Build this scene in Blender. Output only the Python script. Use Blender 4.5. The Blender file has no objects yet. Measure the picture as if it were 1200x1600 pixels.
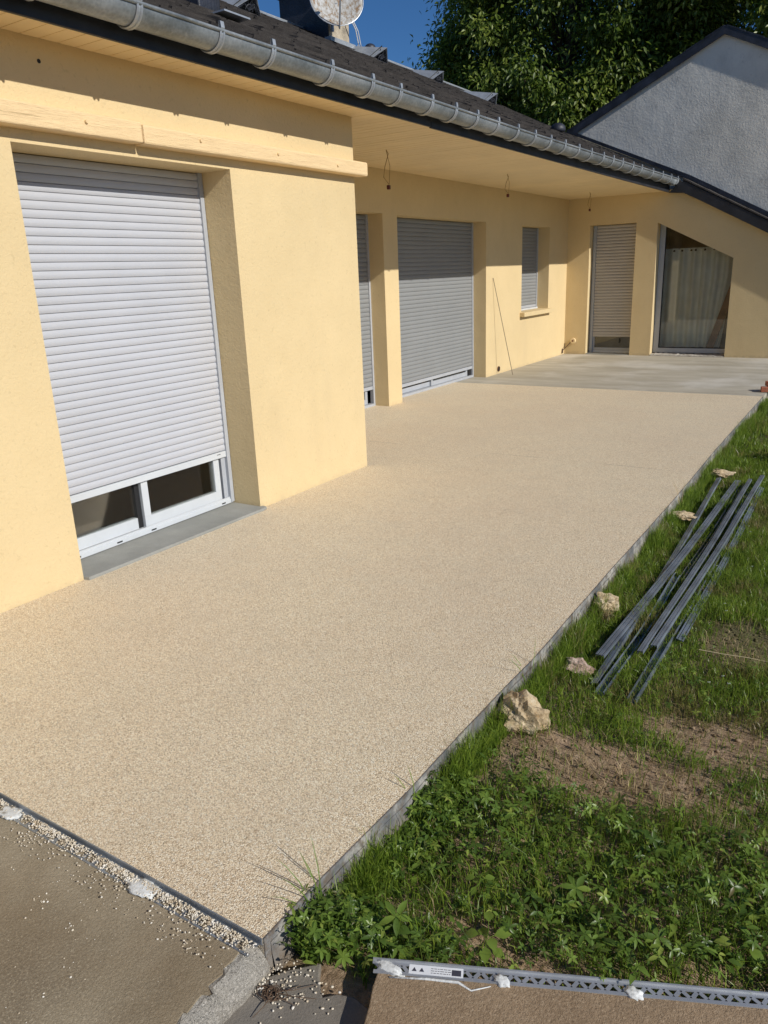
import bpy, math, random
import numpy as np
from mathutils import Vector, Matrix, noise
from mathutils.geometry import tessellate_polygon

R = math.radians
scene = bpy.context.scene
COL = scene.collection
rng = np.random.default_rng(7)
random.seed(7)

# ------------------------------------------------------------------ camera
cam_d = bpy.data.cameras.new('camera')
cam = bpy.data.objects.new('camera', cam_d); COL.objects.link(cam)
cam_d.sensor_fit = 'VERTICAL'; cam_d.sensor_height = 24.0
cam_d.lens = 24.0 * 1186.07 / 1600.0
cam_d.clip_start = 0.05; cam_d.clip_end = 2000
rx, ry, rz = 1.26702196, -0.03982491, 0.57888979
cam.matrix_world = Matrix.Translation((0, 0, 1.55)) @ (Matrix.Rotation(rz, 4, 'Z') @ Matrix.Rotation(rx, 4, 'X') @ Matrix.Rotation(ry, 4, 'Z'))
scene.camera = cam

# ------------------------------------------------------------------ light
SUN = Vector((1.0, -0.13, 0.612)).normalized()
ELEV = math.asin(SUN.z); AZ = math.atan2(SUN.x, SUN.y)
world = bpy.data.worlds.new('World'); scene.world = world; world.use_nodes = True
wn = world.node_tree; wn.nodes.clear()
sky = wn.nodes.new('ShaderNodeTexSky'); sky.sky_type = 'NISHITA'; sky.sun_disc = False
sky.sun_elevation = ELEV; sky.sun_rotation = AZ
sky.air_density = 0.8; sky.dust_density = 0.0; sky.ozone_density = 7.0; sky.altitude = 300
bg = wn.nodes.new('ShaderNodeBackground'); bg.inputs['Strength'].default_value = 0.062
wo = wn.nodes.new('ShaderNodeOutputWorld')
hs = wn.nodes.new('ShaderNodeHueSaturation'); hs.inputs['Saturation'].default_value = 1.10; hs.inputs['Value'].default_value = 1.28
wn.links.new(sky.outputs[0], hs.inputs['Color']); wn.links.new(hs.outputs[0], bg.inputs[0]); wn.links.new(bg.outputs[0], wo.inputs[0])
sd = bpy.data.lights.new('sun', 'SUN'); sd.energy = 4.2; sd.angle = R(0.53); sd.color = (1.0, 0.955, 0.88)
so = bpy.data.objects.new('sun', sd); COL.objects.link(so)
so.rotation_euler = (-SUN).to_track_quat('-Z', 'Y').to_euler()
scene.view_settings.view_transform = 'Standard'
scene.view_settings.look = 'None'
scene.view_settings.exposure = 0.0
scene.view_settings.gamma = 1.0
scene.view_settings.use_curve_mapping = False

# ------------------------------------------------------------------ material helpers
class NT:
    def __init__(s, name):
        s.m = bpy.data.materials.new(name); s.m.use_nodes = True
        s.t = s.m.node_tree; s.t.nodes.clear()
        s.out = s.n('ShaderNodeOutputMaterial'); s.b = s.n('ShaderNodeBsdfPrincipled')
        s.l(s.b.outputs[0], s.out.inputs[0])
        s.pos = s.n('ShaderNodeNewGeometry').outputs['Position']
    def n(s, k, **kw):
        x = s.t.nodes.new(k)
        for a, v in kw.items(): setattr(x, a, v)
        return x
    def l(s, a, b): s.t.links.new(a, b)
    def noise(s, scale, detail=4, rough=0.55, vec=None, stretch=None, dist=0.0):
        x = s.n('ShaderNodeTexNoise'); x.inputs['Scale'].default_value = scale
        x.inputs['Detail'].default_value = detail; x.inputs['Roughness'].default_value = rough
        x.inputs['Distortion'].default_value = dist
        v = vec or s.pos
        if stretch:
            mp = s.n('ShaderNodeMapping'); mp.inputs['Scale'].default_value = stretch; s.l(v, mp.inputs[0]); v = mp.outputs[0]
        s.l(v, x.inputs['Vector']); return x.outputs['Fac']
    def voro(s, scale, feature='F1', out='Distance', rand=1.0):
        x = s.n('ShaderNodeTexVoronoi', feature=feature); x.inputs['Scale'].default_value = scale
        x.inputs['Randomness'].default_value = rand
        s.l(s.pos, x.inputs['Vector']); return x.outputs[out]
    def ramp(s, fac, stops, interp='LINEAR'):
        x = s.n('ShaderNodeValToRGB'); x.color_ramp.interpolation = interp
        e = x.color_ramp.elements
        while len(e) < len(stops): e.new(0.5)
        for i, (p, c) in enumerate(stops):
            e[i].position = p
            e[i].color = (c, c, c, 1) if isinstance(c, (int, float)) else (*c, 1)
        s.l(fac, x.inputs[0]); return x.outputs[0]
    def mix(s, fac, a, b, mode='MIX'):
        x = s.n('ShaderNodeMix', data_type='RGBA', blend_type=mode)
        for i, v in ((0, fac), (6, a), (7, b)):
            if isinstance(v, (int, float)): x.inputs[i].default_value = v
            elif isinstance(v, tuple): x.inputs[i].default_value = (*v, 1)
            else: s.l(v, x.inputs[i])
        return x.outputs[2]
    def math(s, op, a, b=0.0, c=0.0):
        x = s.n('ShaderNodeMath', operation=op)
        for i, v in enumerate((a, b, c)):
            if isinstance(v, (int, float)): x.inputs[i].default_value = v
            else: s.l(v, x.inputs[i])
        return x.outputs[0]
    def sep(s):
        x = s.n('ShaderNodeSeparateXYZ'); s.l(s.pos, x.inputs[0]); return x.outputs
    def col(s, c):
        if isinstance(c, tuple): s.b.inputs['Base Color'].default_value = (*c, 1)
        else: s.l(c, s.b.inputs['Base Color'])
    def rough(s, r):
        if isinstance(r, (int, float)): s.b.inputs['Roughness'].default_value = r
        else: s.l(r, s.b.inputs['Roughness'])
    def bump(s, h, dist, strength=1.0, prev=None):
        x = s.n('ShaderNodeBump'); x.inputs['Strength'].default_value = strength; x.inputs['Distance'].default_value = dist
        s.l(h, x.inputs['Height'])
        if prev: s.l(prev, x.inputs['Normal'])
        s.l(x.outputs[0], s.b.inputs['Normal']); return x.outputs[0]

def simple(name, c, rough=0.5, metal=0.0, var=0.06, vs=8.0, bump=0.0, bs=60.0, spec=None):
    k = NT(name)
    n1 = k.noise(vs, 5)
    lo = tuple(max(0, x * (1 - var * 2)) for x in c); hi = tuple(min(1, x * (1 + var * 2)) for x in c)
    k.col(k.ramp(n1, [(0.3, lo), (0.7, hi)]))
    k.rough(k.math('ADD', k.math('MULTIPLY', k.noise(vs * 3, 3), 0.15), rough - 0.075))
    k.b.inputs['Metallic'].default_value = metal
    if spec is not None: k.b.inputs['Specular IOR Level'].default_value = spec
    if bump: k.bump(k.noise(bs, 4), bump)
    return k.m

def stucco(name, c, amount=1.0, dirt=0.25):
    k = NT(name)
    big = k.noise(0.9, 5, 0.6); mid = k.noise(7, 5, 0.6)
    a = tuple(x * 0.93 for x in c); b = tuple(min(1, x * 1.05) for x in c)
    base = k.ramp(big, [(0.3, a), (0.7, b)])
    base = k.mix(k.ramp(mid, [(0.35, 0.0), (0.75, 0.22)]), base, tuple(x * y for x, y in zip(c, (0.9, 0.88, 0.82))))
    # damp, dusty foot of the wall
    z = k.sep()[2]
    foot = k.math('MULTIPLY', k.math('SUBTRACT', 1.0, k.math('MULTIPLY', z, 9.0)), k.noise(11, 5, 0.7))
    foot = k.ramp(foot, [(0.30, 0.0), (0.60, dirt)])
    base = k.mix(foot, base, (0.36, 0.29, 0.19))
    streak = k.noise(3.5, 5, 0.65, stretch=(1, 1, 0.16))
    base = k.mix(k.ramp(streak, [(0.55, 0.0), (0.75, 0.13)]), base, (0.50, 0.40, 0.26))
    # pits without relief: their shade is put into the colour as darker flecks
    pit_shade = k.noise(42, 3, 0.5)
    k.col(k.mix(k.ramp(pit_shade, [(0.62, 0.0), (0.74, 0.24)]), base, tuple(x * 0.55 for x in c)))
    k.rough(0.9); k.b.inputs['Specular IOR Level'].default_value = 0.25
    h1 = k.ramp(k.noise(55, 4, 0.55, dist=0.6), [(0.30, 0.0), (0.62, 1.0)])
    h2 = k.noise(190, 3, 0.6)
    h3 = k.noise(1.7, 3)
    n = k.bump(h3, 0.012 * amount)
    n = k.bump(h1, 0.0011 * amount, 1.0, n)
    k.bump(h2, 0.0008 * amount, 1.0, n)
    return k.m

YEL = (0.69, 0.54, 0.305)
m_wall = stucco('yellow_render', YEL, 1.0)
m_wall_end = stucco('yellow_render_rough', YEL, 1.0, 0.5)
def m_grey():
    k = NT('grey_cement_render')
    a = k.noise(1.2, 7, 0.65); b = k.noise(6, 6, 0.7)
    c = k.ramp(a, [(0.3, (0.60, 0.575, 0.51)), (0.55, (0.74, 0.71, 0.635)), (0.75, (0.80, 0.77, 0.69))])
    c = k.mix(k.ramp(k.noise(2.6, 7, 0.75, stretch=(1, 1, 0.45)), [(0.48, 0.0), (0.70, 0.32)]), c, (0.33, 0.33, 0.315))
    c = k.mix(k.ramp(b, [(0.60, 0.0), (0.70, 0.65)]), c, (0.17, 0.175, 0.175))
    z = k.sep()
    edge = k.ramp(k.noise(9, 5, 0.7, stretch=(1, 1, 0.3)), [(0.55, 0.0), (0.75, 0.3)])
    k.col(k.mix(edge, c, (0.52, 0.52, 0.49))); k.rough(0.95)
    n = k.bump(k.noise(3, 4), 0.012); n = k.bump(k.noise(28, 5, 0.65), 0.006, 1, n); k.bump(k.noise(90, 4), 0.002, 1, n)
    return k.m
m_gable = m_grey()

def m_resin_():
    k = NT('resin_bound_marble')
    S = 225
    cellc = k.n('ShaderNodeTexVoronoi', feature='F1'); cellc.inputs['Scale'].default_value = S; k.l(k.pos, cellc.inputs['Vector'])
    sepc = k.n('ShaderNodeSeparateColor'); k.l(cellc.outputs['Color'], sepc.inputs[0])
    c = k.ramp(sepc.outputs[0], [(0.0, (0.50, 0.375, 0.235)), (0.12, (0.70, 0.56, 0.38)), (0.45, (0.82, 0.685, 0.475)), (0.75, (0.90, 0.775, 0.56)), (0.93, (0.95, 0.88, 0.71))])
    patch = k.noise(0.8, 5, 0.6)
    c = k.mix(k.ramp(patch, [(0.35, 0.0), (0.7, 0.22)]), c, (0.62, 0.44, 0.31))
    c = k.mix(k.ramp(k.noise(5, 5, 0.6), [(0.45, 0.0), (0.72, 0.2)]), c, (0.60, 0.54, 0.42))
    gap = k.ramp(cellc.outputs['Distance'], [(0.50, 0.0), (0.85, 0.42)])
    c = k.mix(gap, c, (0.20, 0.15, 0.095))
    # the thin day joint between two pours
    p = k.sep()
    j = k.math('ABSOLUTE', k.math('SUBTRACT', p[1], k.math('ADD', 6.0, k.math('MULTIPLY', k.noise(1.1, 2), 0.05))))
    jm = k.math('MULTIPLY', k.ramp(j, [(0.002, 1.0), (0.007, 0.0)]), k.ramp(k.noise(2.2, 4), [(0.42, 0.0), (0.56, 0.55)]))
    c = k.mix(jm, c, (0.20, 0.15, 0.10))
    k.col(c); k.rough(0.62); k.b.inputs['Specular IOR Level'].default_value = 0.35
    h = k.ramp(cellc.outputs['Distance'], [(0.0, 1.0), (0.45, 0.75), (0.9, 0.0)])
    n = k.bump(k.noise(2.2, 4), 0.006)
    n = k.bump(h, 0.0020, 1.0, n)
    k.bump(k.math('MULTIPLY', sepc.outputs[1], 1.0), 0.0016, 1.0, n)
    return k.m
m_resin = m_resin_()

def concrete(name, c1, c2, c3, stretch=(1, 1, 1), bscale=1.0, speck=0.3, wear=None):
    k = NT(name)
    a = k.noise(1.6, 7, 0.65, stretch=stretch); b = k.noise(7, 6, 0.65, stretch=stretch)
    c = k.ramp(a, [(0.3, c1), (0.52, c2), (0.72, c3)])
    c = k.mix(k.ramp(b, [(0.4, 0.0), (0.75, 0.5)]), c, tuple(x * 0.72 for x in c2))
    c = k.mix(k.ramp(k.noise(160, 3, 0.7), [(0.5, 0.0), (0.72, speck)]), c, tuple(min(1, x * 1.5) for x in c3))
    c = k.mix(k.ramp(k.noise(220, 3, 0.7), [(0.58, 0.0), (0.75, speck)]), c, tuple(x * 0.4 for x in c1))
    pass
    if wear: c = k.mix(k.ramp(k.noise(0.9, 6, 0.6), [(0.50, 0.0), (0.66, 0.65)]), c, wear)
    k.col(c); k.rough(0.85); k.b.inputs['Specular IOR Level'].default_value = 0.3
    n = k.bump(b, 0.004 * bscale); n = k.bump(k.noise(120, 4, 0.7), 0.0018 * bscale, 1, n)
    k.bump(k.noise(330, 2), 0.0008 * bscale, 1, n)
    return k.m
m_conc_far = concrete('fresh_concrete', (0.33, 0.30, 0.235), (0.43, 0.395, 0.32), (0.54, 0.505, 0.425), (0.5, 2.6, 1), 0.7, 0.1, (0.60, 0.58, 0.53))
m_slab = concrete('stained_concrete', (0.19, 0.15, 0.10), (0.31, 0.26, 0.18), (0.42, 0.36, 0.26), (1, 1, 1), 1.6, 0.5, (0.21, 0.15, 0.085))
m_slab2 = concrete('brown_concrete', (0.23, 0.155, 0.09), (0.33, 0.235, 0.145), (0.40, 0.31, 0.21), (1, 1, 1), 2.0, 0.5)
m_lowslab = concrete('weathered_concrete', (0.17, 0.15, 0.125), (0.24, 0.215, 0.18), (0.32, 0.285, 0.24), (1, 1, 1), 1.0, 0.15)
m_mortar = concrete('pale_mortar', (0.27, 0.24, 0.20), (0.41, 0.38, 0.325), (0.54, 0.50, 0.44), (1, 1, 1), 5.0, 0.6)
m_sill = concrete('cement_sill', (0.23, 0.235, 0.215), (0.30, 0.30, 0.275), (0.37, 0.365, 0.335), (1, 1, 1), 0.7, 0.1)
m_plaster = simple('white_plaster', (0.66, 0.67, 0.65), 0.7, var=0.05, vs=40, bump=0.004, bs=60)
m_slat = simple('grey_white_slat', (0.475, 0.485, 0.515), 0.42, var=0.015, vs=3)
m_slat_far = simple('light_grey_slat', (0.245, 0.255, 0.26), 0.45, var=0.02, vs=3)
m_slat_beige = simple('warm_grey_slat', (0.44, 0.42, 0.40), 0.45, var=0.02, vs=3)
m_pvc = simple('white_lacquered_frame', (0.56, 0.585, 0.605), 0.35, var=0.02, vs=6)
m_rail = simple('grey_rail', (0.40, 0.42, 0.45), 0.4, var=0.03)
m_black = simple('black_rubber', (0.012, 0.012, 0.013), 0.6)
m_fascia = simple('black_fascia_paint', (0.016, 0.017, 0.022), 0.55, var=0.25, vs=5, bump=0.001)
m_soffit = simple('cream_soffit_board', (0.83, 0.655, 0.385), 0.55, var=0.03, vs=2)
m_zinc_ = None
def zinc():
    k = NT('weathered_zinc')
    a = k.noise(5, 6, 0.65, stretch=(1, 0.6, 1)); b = k.voro(60, out='Distance')
    c = k.ramp(a, [(0.28, (0.17, 0.19, 0.20)), (0.5, (0.27, 0.295, 0.31)), (0.75, (0.38, 0.40, 0.415))])
    c = k.mix(0.16, c, b, 'OVERLAY')
    c = k.mix(k.ramp(k.noise(16, 6, 0.75), [(0.58, 0.0), (0.75, 0.4)]), c, (0.62, 0.62, 0.60))
    k.col(c); k.b.inputs['Metallic'].default_value = 0.55
    k.rough(k.ramp(a, [(0.3, 0.42), (0.7, 0.62)])); k.bump(k.noise(9, 5), 0.004)
    return k.m
m_zinc = zinc()
m_zinc_plain = simple('pale_zinc', (0.42, 0.45, 0.48), 0.45, 0.5, var=0.08, vs=9)
def shingle_m():
    k = NT('bitumen_shingle')
    oi = k.n('ShaderNodeObjectInfo')
    c = k.ramp(k.noise(9, 6, 0.7), [(0.3, (0.022, 0.020, 0.020)), (0.55, (0.052, 0.047, 0.045)), (0.8, (0.10, 0.092, 0.086))])
    c = k.mix(k.ramp(oi.outputs['Random'], [(0.0, 0.0), (1.0, 0.5)]), c, (0.10, 0.088, 0.080))
    c = k.mix(k.ramp(k.noise(300, 2, 0.8), [(0.55, 0.0), (0.75, 0.6)]), c, (0.17, 0.155, 0.145))
    k.col(c); k.rough(0.95); k.b.inputs['Specular IOR Level'].default_value = 0.2
    n = k.bump(k.noise(300, 3, 0.7), 0.003); k.bump(k.noise(22, 4), 0.006, 1, n)
    return k.m
m_shingle = shingle_m()
def glass_m():
    k = NT('window_glass')
    k.t.nodes.remove(k.b)
    tr = k.n('ShaderNodeBsdfTransparent'); tr.inputs[0].default_value = (0.93, 0.95, 0.94, 1)
    gl = k.n('ShaderNodeBsdfGlossy'); gl.inputs['Roughness'].default_value = 0.02
    fr = k.n('ShaderNodeFresnel'); fr.inputs[0].default_value = 1.6
    mx = k.n('ShaderNodeMixShader'); k.l(fr.outputs[0], mx.inputs[0]); k.l(tr.outputs[0], mx.inputs[1]); k.l(gl.outputs[0], mx.inputs[2])
    k.l(mx.outputs[0], k.out.inputs[0]); return k.m
m_glass = glass_m()
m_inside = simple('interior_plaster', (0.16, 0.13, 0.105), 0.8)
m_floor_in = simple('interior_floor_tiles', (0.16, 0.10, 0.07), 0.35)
m_curtain = simple('off_white_curtain_cloth', (0.72, 0.73, 0.66), 0.85, var=0.04, vs=6)
m_brownwood = simple('brown_wood', (0.20, 0.085, 0.04), 0.5, var=0.2)
def beam_m():
    k = NT('painted_wood_beam')
    g = k.noise(9, 6, 0.7, stretch=(6, 0.5, 6)); 
    c = k.ramp(g, [(0.3, tuple(x * 0.90 for x in (0.82, 0.60, 0.33))), (0.6, (0.84, 0.62, 0.345))])
    c = k.mix(k.ramp(k.noise(5, 4, 0.6, stretch=(9, 0.35, 11)), [(0.66, 0.0), (0.70, 0.5)]), c, (0.36, 0.24, 0.11))
    k.col(c); k.rough(0.6); n = k.bump(g, 0.005); k.bump(k.noise(60, 3, 0.6, stretch=(3, 0.3, 5)), 0.003, 1, n)
    return k.m
m_beam = beam_m()
def soil():
    k = NT('soil_and_moss')
    p = k.sep()
    a = k.noise(4, 7, 0.7); b = k.noise(34, 6, 0.7)
    c = k.ramp(b, [(0.3, (0.22, 0.145, 0.085)), (0.55, (0.40, 0.285, 0.185)), (0.75, (0.55, 0.42, 0.29))])
    c = k.mix(k.ramp(a, [(0.46, 0.0), (0.66, 0.5)]), c, (0.10, 0.095, 0.035))
    far = k.ramp(k.math('MULTIPLY', p[1], 0.1), [(0.26, 0.0), (0.36, 0.75)])
    c = k.mix(far, c, (0.055, 0.075, 0.022))
    k.col(c); k.rough(0.95); k.b.inputs['Specular IOR Level'].default_value = 0.15
    n = k.bump(k.noise(14, 6, 0.7), 0.02); k.bump(k.noise(90, 5, 0.7), 0.008, 1, n)
    return k.m
m_soil = soil()
def leaf_mat(name, stops, trans=0.38, rough=0.38, tcol=(0.26, 0.40, 0.05)):
    k = NT(name)
    at = k.n('ShaderNodeAttribute'); at.attribute_name = 'tint'
    c = k.ramp(at.outputs['Fac'], stops); k.col(c); k.rough(rough); k.b.inputs['Specular IOR Level'].default_value = 0.45
    tl = k.n('ShaderNodeBsdfTranslucent'); k.l(k.mix(0.5, c, tcol), tl.inputs[0])
    mx = k.n('ShaderNodeMixShader'); mx.inputs[0].default_value = trans
    k.l(k.b.outputs[0], mx.inputs[1]); k.l(tl.outputs[0], mx.inputs[2]); k.l(mx.outputs[0], k.out.inputs[0]); return k.m
m_grass = leaf_mat('grass_blade', [(0.0, (0.30, 0.22, 0.10)), (0.07, (0.20, 0.19, 0.06)), (0.14, (0.11, 0.18, 0.02)), (0.6, (0.18, 0.27, 0.03)), (1.0, (0.29, 0.37, 0.05))])
m_weed = leaf_mat('weed_leaf', [(0.0, (0.16, 0.13, 0.05)), (0.05, (0.07, 0.125, 0.022)), (0.5, (0.13, 0.21, 0.035)), (0.85, (0.21, 0.31, 0.05)), (1.0, (0.34, 0.40, 0.08))])
m_lime = leaf_mat('lime_leaf', [(0.0, (0.16, 0.25, 0.035)), (1.0, (0.24, 0.34, 0.06))], 0.4)
m_tree1 = leaf_mat('tree_leaf', [(0.0, (0.05, 0.085, 0.014)), (0.6, (0.12, 0.18, 0.028)), (1.0, (0.26, 0.31, 0.055))], 0.38, 0.45)
m_tree2 = leaf_mat('tree_leaf_light', [(0.0, (0.06, 0.10, 0.016)), (0.6, (0.18, 0.24, 0.035)), (1.0, (0.34, 0.38, 0.06))], 0.42, 0.35)
m_dry = leaf_mat('dry_grass', [(0.0, (0.20, 0.12, 0.05)), (1.0, (0.60, 0.48, 0.27))], 0.2, 0.7, (0.3, 0.2, 0.08))
m_bark = simple('bark', (0.09, 0.07, 0.05), 0.9, var=0.3, bump=0.03, bs=12)
def rock_m(name, pal):
    k = NT(name)
    c = k.ramp(k.noise(14, 7, 0.75), [(0.3, pal[0]), (0.5, pal[1]), (0.68, pal[2])])
    c = k.mix(k.ramp(k.noise(45, 5, 0.7), [(0.58, 0.0), (0.72, 0.6)]), c, pal[3])
    k.col(c); k.rough(0.9); n = k.bump(k.noise(24, 6, 0.7), 0.010); k.bump(k.noise(130, 5, 0.75), 0.004, 1, n); return k.m
m_rock = rock_m('limestone', [(0.30, 0.20, 0.10), (0.52, 0.40, 0.24), (0.68, 0.58, 0.42), (0.42, 0.24, 0.09)])
m_rubble = rock_m('pinkish_rubble', [(0.30, 0.19, 0.13), (0.48, 0.34, 0.26), (0.60, 0.50, 0.42), (0.36, 0.17, 0.11)])
m_brick = rock_m('red_brick', [(0.26, 0.07, 0.035), (0.42, 0.13, 0.07), (0.50, 0.22, 0.13), (0.55, 0.42, 0.33)])
m_peb = NT('marble_pebble')
_o = m_peb.voro(90, out='Color'); _s = m_peb.n('ShaderNodeSeparateColor'); m_peb.l(_o, _s.inputs[0])
m_peb.col(m_peb.ramp(_s.outputs[0], [(0.0, (0.52, 0.42, 0.29)), (0.5, (0.70, 0.62, 0.48)), (1.0, (0.80, 0.76, 0.68))])); m_peb.rough(0.6); m_peb = m_peb.m
m_steel = simple('galvanised_profile', (0.25, 0.285, 0.335), 0.40, 0.55, var=0.2, vs=7)
m_alu = simple('aluminium_strip', (0.50, 0.515, 0.53), 0.45, 0.6, var=0.06, vs=12)
def edge_m():
    k = NT('smeared_edge_strip')
    a = k.noise(7, 6, 0.7); b = k.noise(30, 5, 0.7)
    c = k.ramp(a, [(0.38, (0.14, 0.145, 0.15)), (0.5, (0.25, 0.245, 0.235)), (0.62, (0.50, 0.47, 0.42))])
    c = k.mix(k.ramp(b, [(0.48, 0.0), (0.62, 0.75)]), c, (0.15, 0.11, 0.075))
    z = k.sep()[2]
    c = k.mix(k.ramp(k.math('MULTIPLY', z, -1.0), [(0.03, 0.0), (0.09, 0.55)]), c, (0.22, 0.17, 0.12))
    k.col(c); k.b.inputs['Metallic'].default_value = 0.1; k.rough(0.6); k.bump(b, 0.004); return k.m
m_edge = edge_m()
m_dish = NT('rusty_dish')
_a = m_dish.noise(9, 6, 0.7, stretch=(3, 3, 0.6))
m_dish.col(m_dish.ramp(_a, [(0.40, (0.50, 0.50, 0.49)), (0.52, (0.36, 0.34, 0.30)), (0.60, (0.25, 0.16, 0.09))])); m_dish.rough(0.7); m_dish = m_dish.m
m_chim = NT('chimney_render')
m_chim.col(m_chim.ramp(m_chim.noise(5, 6, 0.7), [(0.35, (0.22, 0.19, 0.15)), (0.5, (0.42, 0.36, 0.27)), (0.7, (0.56, 0.50, 0.40))])); m_chim.rough(0.95); m_chim.bump(m_chim.noise(40, 4), 0.006); m_chim = m_chim.m
m_slate = simple('dark_slate_edge', (0.022, 0.025, 0.036), 0.5, var=0.3, vs=6, bump=0.004)
m_cable = simple('white_cable', (0.72, 0.72, 0.70), 0.5)
m_cable_tan = simple('tan_cable', (0.36, 0.24, 0.10), 0.6)
m_red = simple('dark_red_connector', (0.10, 0.012, 0.008), 0.5)
m_rod = simple('thin_steel_rod', (0.20, 0.16, 0.12), 0.5, 0.4)
m_print = simple('label_ink', (0.05, 0.05, 0.07), 0.6)
m_label = simple('label_paper', (0.80, 0.82, 0.84), 0.5)
m_strw = simple('pale_straw', (0.45, 0.37, 0.22), 0.7)
m_root = simple('dry_root', (0.10, 0.06, 0.035), 0.85)

# ------------------------------------------------------------------ mesh helpers
WL = {}
class MB:
    def __init__(s): s.v = []; s.f = []
    def add(s, vs, fs):
        o = len(s.v); s.v += [tuple(v) for v in vs]; s.f += [tuple(i + o for i in f) for f in fs]; return s
    def box(s, x0, x1, y0, y1, z0, z1):
        return s.add([(x0,y0,z0),(x1,y0,z0),(x1,y1,z0),(x0,y1,z0),(x0,y0,z1),(x1,y0,z1),(x1,y1,z1),(x0,y1,z1)],
                     [(0,3,2,1),(4,5,6,7),(0,1,5,4),(1,2,6,5),(2,3,7,6),(3,0,4,7)])
    def tube(s, pts, r, n=8, cap=True):
        pts = [Vector(p) for p in pts]; rr = r if isinstance(r, (list, tuple)) else [r] * len(pts)
        vs = []; fs = []; up = None
        for i, p in enumerate(pts):
            d = (pts[min(i + 1, len(pts) - 1)] - pts[max(i - 1, 0)])
            d = d.normalized() if d.length > 1e-9 else Vector((0, 0, 1))
            if up is None: up = Vector((0, 0, 1)) if abs(d.z) < 0.9 else Vector((1, 0, 0))
            a = d.cross(up); a = a.normalized() if a.length > 1e-6 else d.orthogonal().normalized()
            b = a.cross(d); up = b
            for k in range(n):
                t = 2 * math.pi * k / n; vs.append(p + (a * math.cos(t) + b * math.sin(t)) * rr[i])
        for i in range(len(pts) - 1):
            for k in range(n):
                k2 = (k + 1) % n; fs.append((i*n+k, i*n+k2, (i+1)*n+k2, (i+1)*n+k))
        if cap: fs += [tuple(range(n))[::-1], tuple((len(pts)-1)*n + k for k in range(n))]
        return s.add(vs, fs)
    def poly_extrude(s, loops, to3, t0, t1):
        """loops: 2D outer + holes, to3(u, v, t) -> point; a solid plate between depth t0 and t1"""
        flat = [p for lp in loops for p in lp]
        tri = tessellate_polygon([[Vector((u, v, 0)) for u, v in lp] for lp in loops])
        n = len(flat)
        vs = [to3(u, v, t0) for u, v in flat] + [to3(u, v, t1) for u, v in flat]
        fs = [tuple(t) for t in tri] + [tuple(i + n for i in reversed(t)) for t in tri]
        o = 0
        for lp in loops:
            L = len(lp)
            for i in range(L):
                a, b = o + i, o + (i + 1) % L; fs.append((a, b, b + n, a + n))
            o += L
        return s.add(vs, fs)
    def sweep(s, prof, a, b, side, up):
        """open 2D profile (u, v) carried from a to b, u along side and v along up"""
        a, b, side, up = Vector(a), Vector(b), Vector(side), Vector(up)
        n = len(prof); vs = [p + side * u + up * v for p in (a, b) for u, v in prof]
        return s.add(vs, [(i, i + 1, n + i + 1, n + i) for i in range(n - 1)])

def link(o): COL.objects.link(o); return o
def setp(o, label=None, cat=None, group=None, kind=None):
    if label: o['label'] = label
    if cat: o['category'] = cat
    if group: o['group'] = group
    if kind: o['kind'] = kind
    return o
def empty(name, loc, **k):
    o = link(bpy.data.objects.new(name, None)); o.empty_display_size = 0.1
    o.location = loc; WL[o] = Vector(loc); return setp(o, **k)
def obj(name, mb, mat, parent=None, loc=None, smooth=False, normals=True, bevel=0.0, **k):
    """mesh in world coordinates; kept relative to loc (top-level) or to the parent's place"""
    w = Vector(loc) if loc is not None else (WL[parent] if parent is not None else Vector((0, 0, 0)))
    me = bpy.data.meshes.new(name)
    me.from_pydata([(x - w.x, y - w.y, z - w.z) for x, y, z in mb.v], [], mb.f)
    me.materials.append(mat)
    if normals:
        import bmesh
        bm = bmesh.new(); bm.from_mesh(me); bmesh.ops.recalc_face_normals(bm, faces=bm.faces)
        if bevel > 0:
            es = [e for e in bm.edges if len(e.link_faces) == 2 and e.calc_face_angle(0) > 0.6]
            bmesh.ops.bevel(bm, geom=es, offset=bevel, segments=2, affect='EDGES', profile=0.5)
        bm.to_mesh(me); bm.free()
    if smooth: me.shade_smooth()
    o = link(bpy.data.objects.new(name, me))
    if parent is not None:
        o.parent = parent; o.location = w - WL[parent]
    else: o.location = w
    WL[o] = w
    return setp(o, **k)
def np_mesh(name, V, T, mat, tint=None, parent=None, loc=(0, 0, 0), smooth=False, **k):
    me = bpy.data.meshes.new(name)
    w = np.array(loc if parent is None else WL[parent], float)
    V = np.asarray(V, float) - w
    nv, nt, kk = len(V), len(T), T.shape[1]
    me.vertices.add(nv); me.vertices.foreach_set('co', V.astype(np.float32).ravel())
    me.loops.add(nt * kk); me.loops.foreach_set('vertex_index', T.astype(np.int32).ravel())
    me.polygons.add(nt); me.polygons.foreach_set('loop_start', np.arange(0, nt * kk, kk, dtype=np.int32))
    me.update(calc_edges=True); me.validate()
    if tint is not None:
        a = me.attributes.new('tint', 'FLOAT', 'POINT'); a.data.foreach_set('value', tint.astype(np.float32))
    me.materials.append(mat)
    if smooth: me.shade_smooth()
    o = link(bpy.data.objects.new(name, me))
    if parent is not None: o.parent = parent
    else: o.location = loc
    WL[o] = Vector(loc if parent is None else WL[parent])
    return setp(o, **k)

def fbm(x, y, s, seed=0.0, o=4):
    return noise.fractal(Vector((x * s + seed, y * s - seed, seed * 1.7)), 0.6, 2.1, o)

# ================================================================== GROUND
EDGE = [(-1.088, 1.045), (-1.084, 1.27), (-1.064, 1.71), (-1.062, 2.14), (-1.044, 2.69), (-1.052, 3.77), (-1.05, 5.17), (-1.074, 6.96), (-1.083, 9.93)]
def edge_x(y): return float(np.interp(y, [p[1] for p in EDGE], [p[0] for p in EDGE]))

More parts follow.
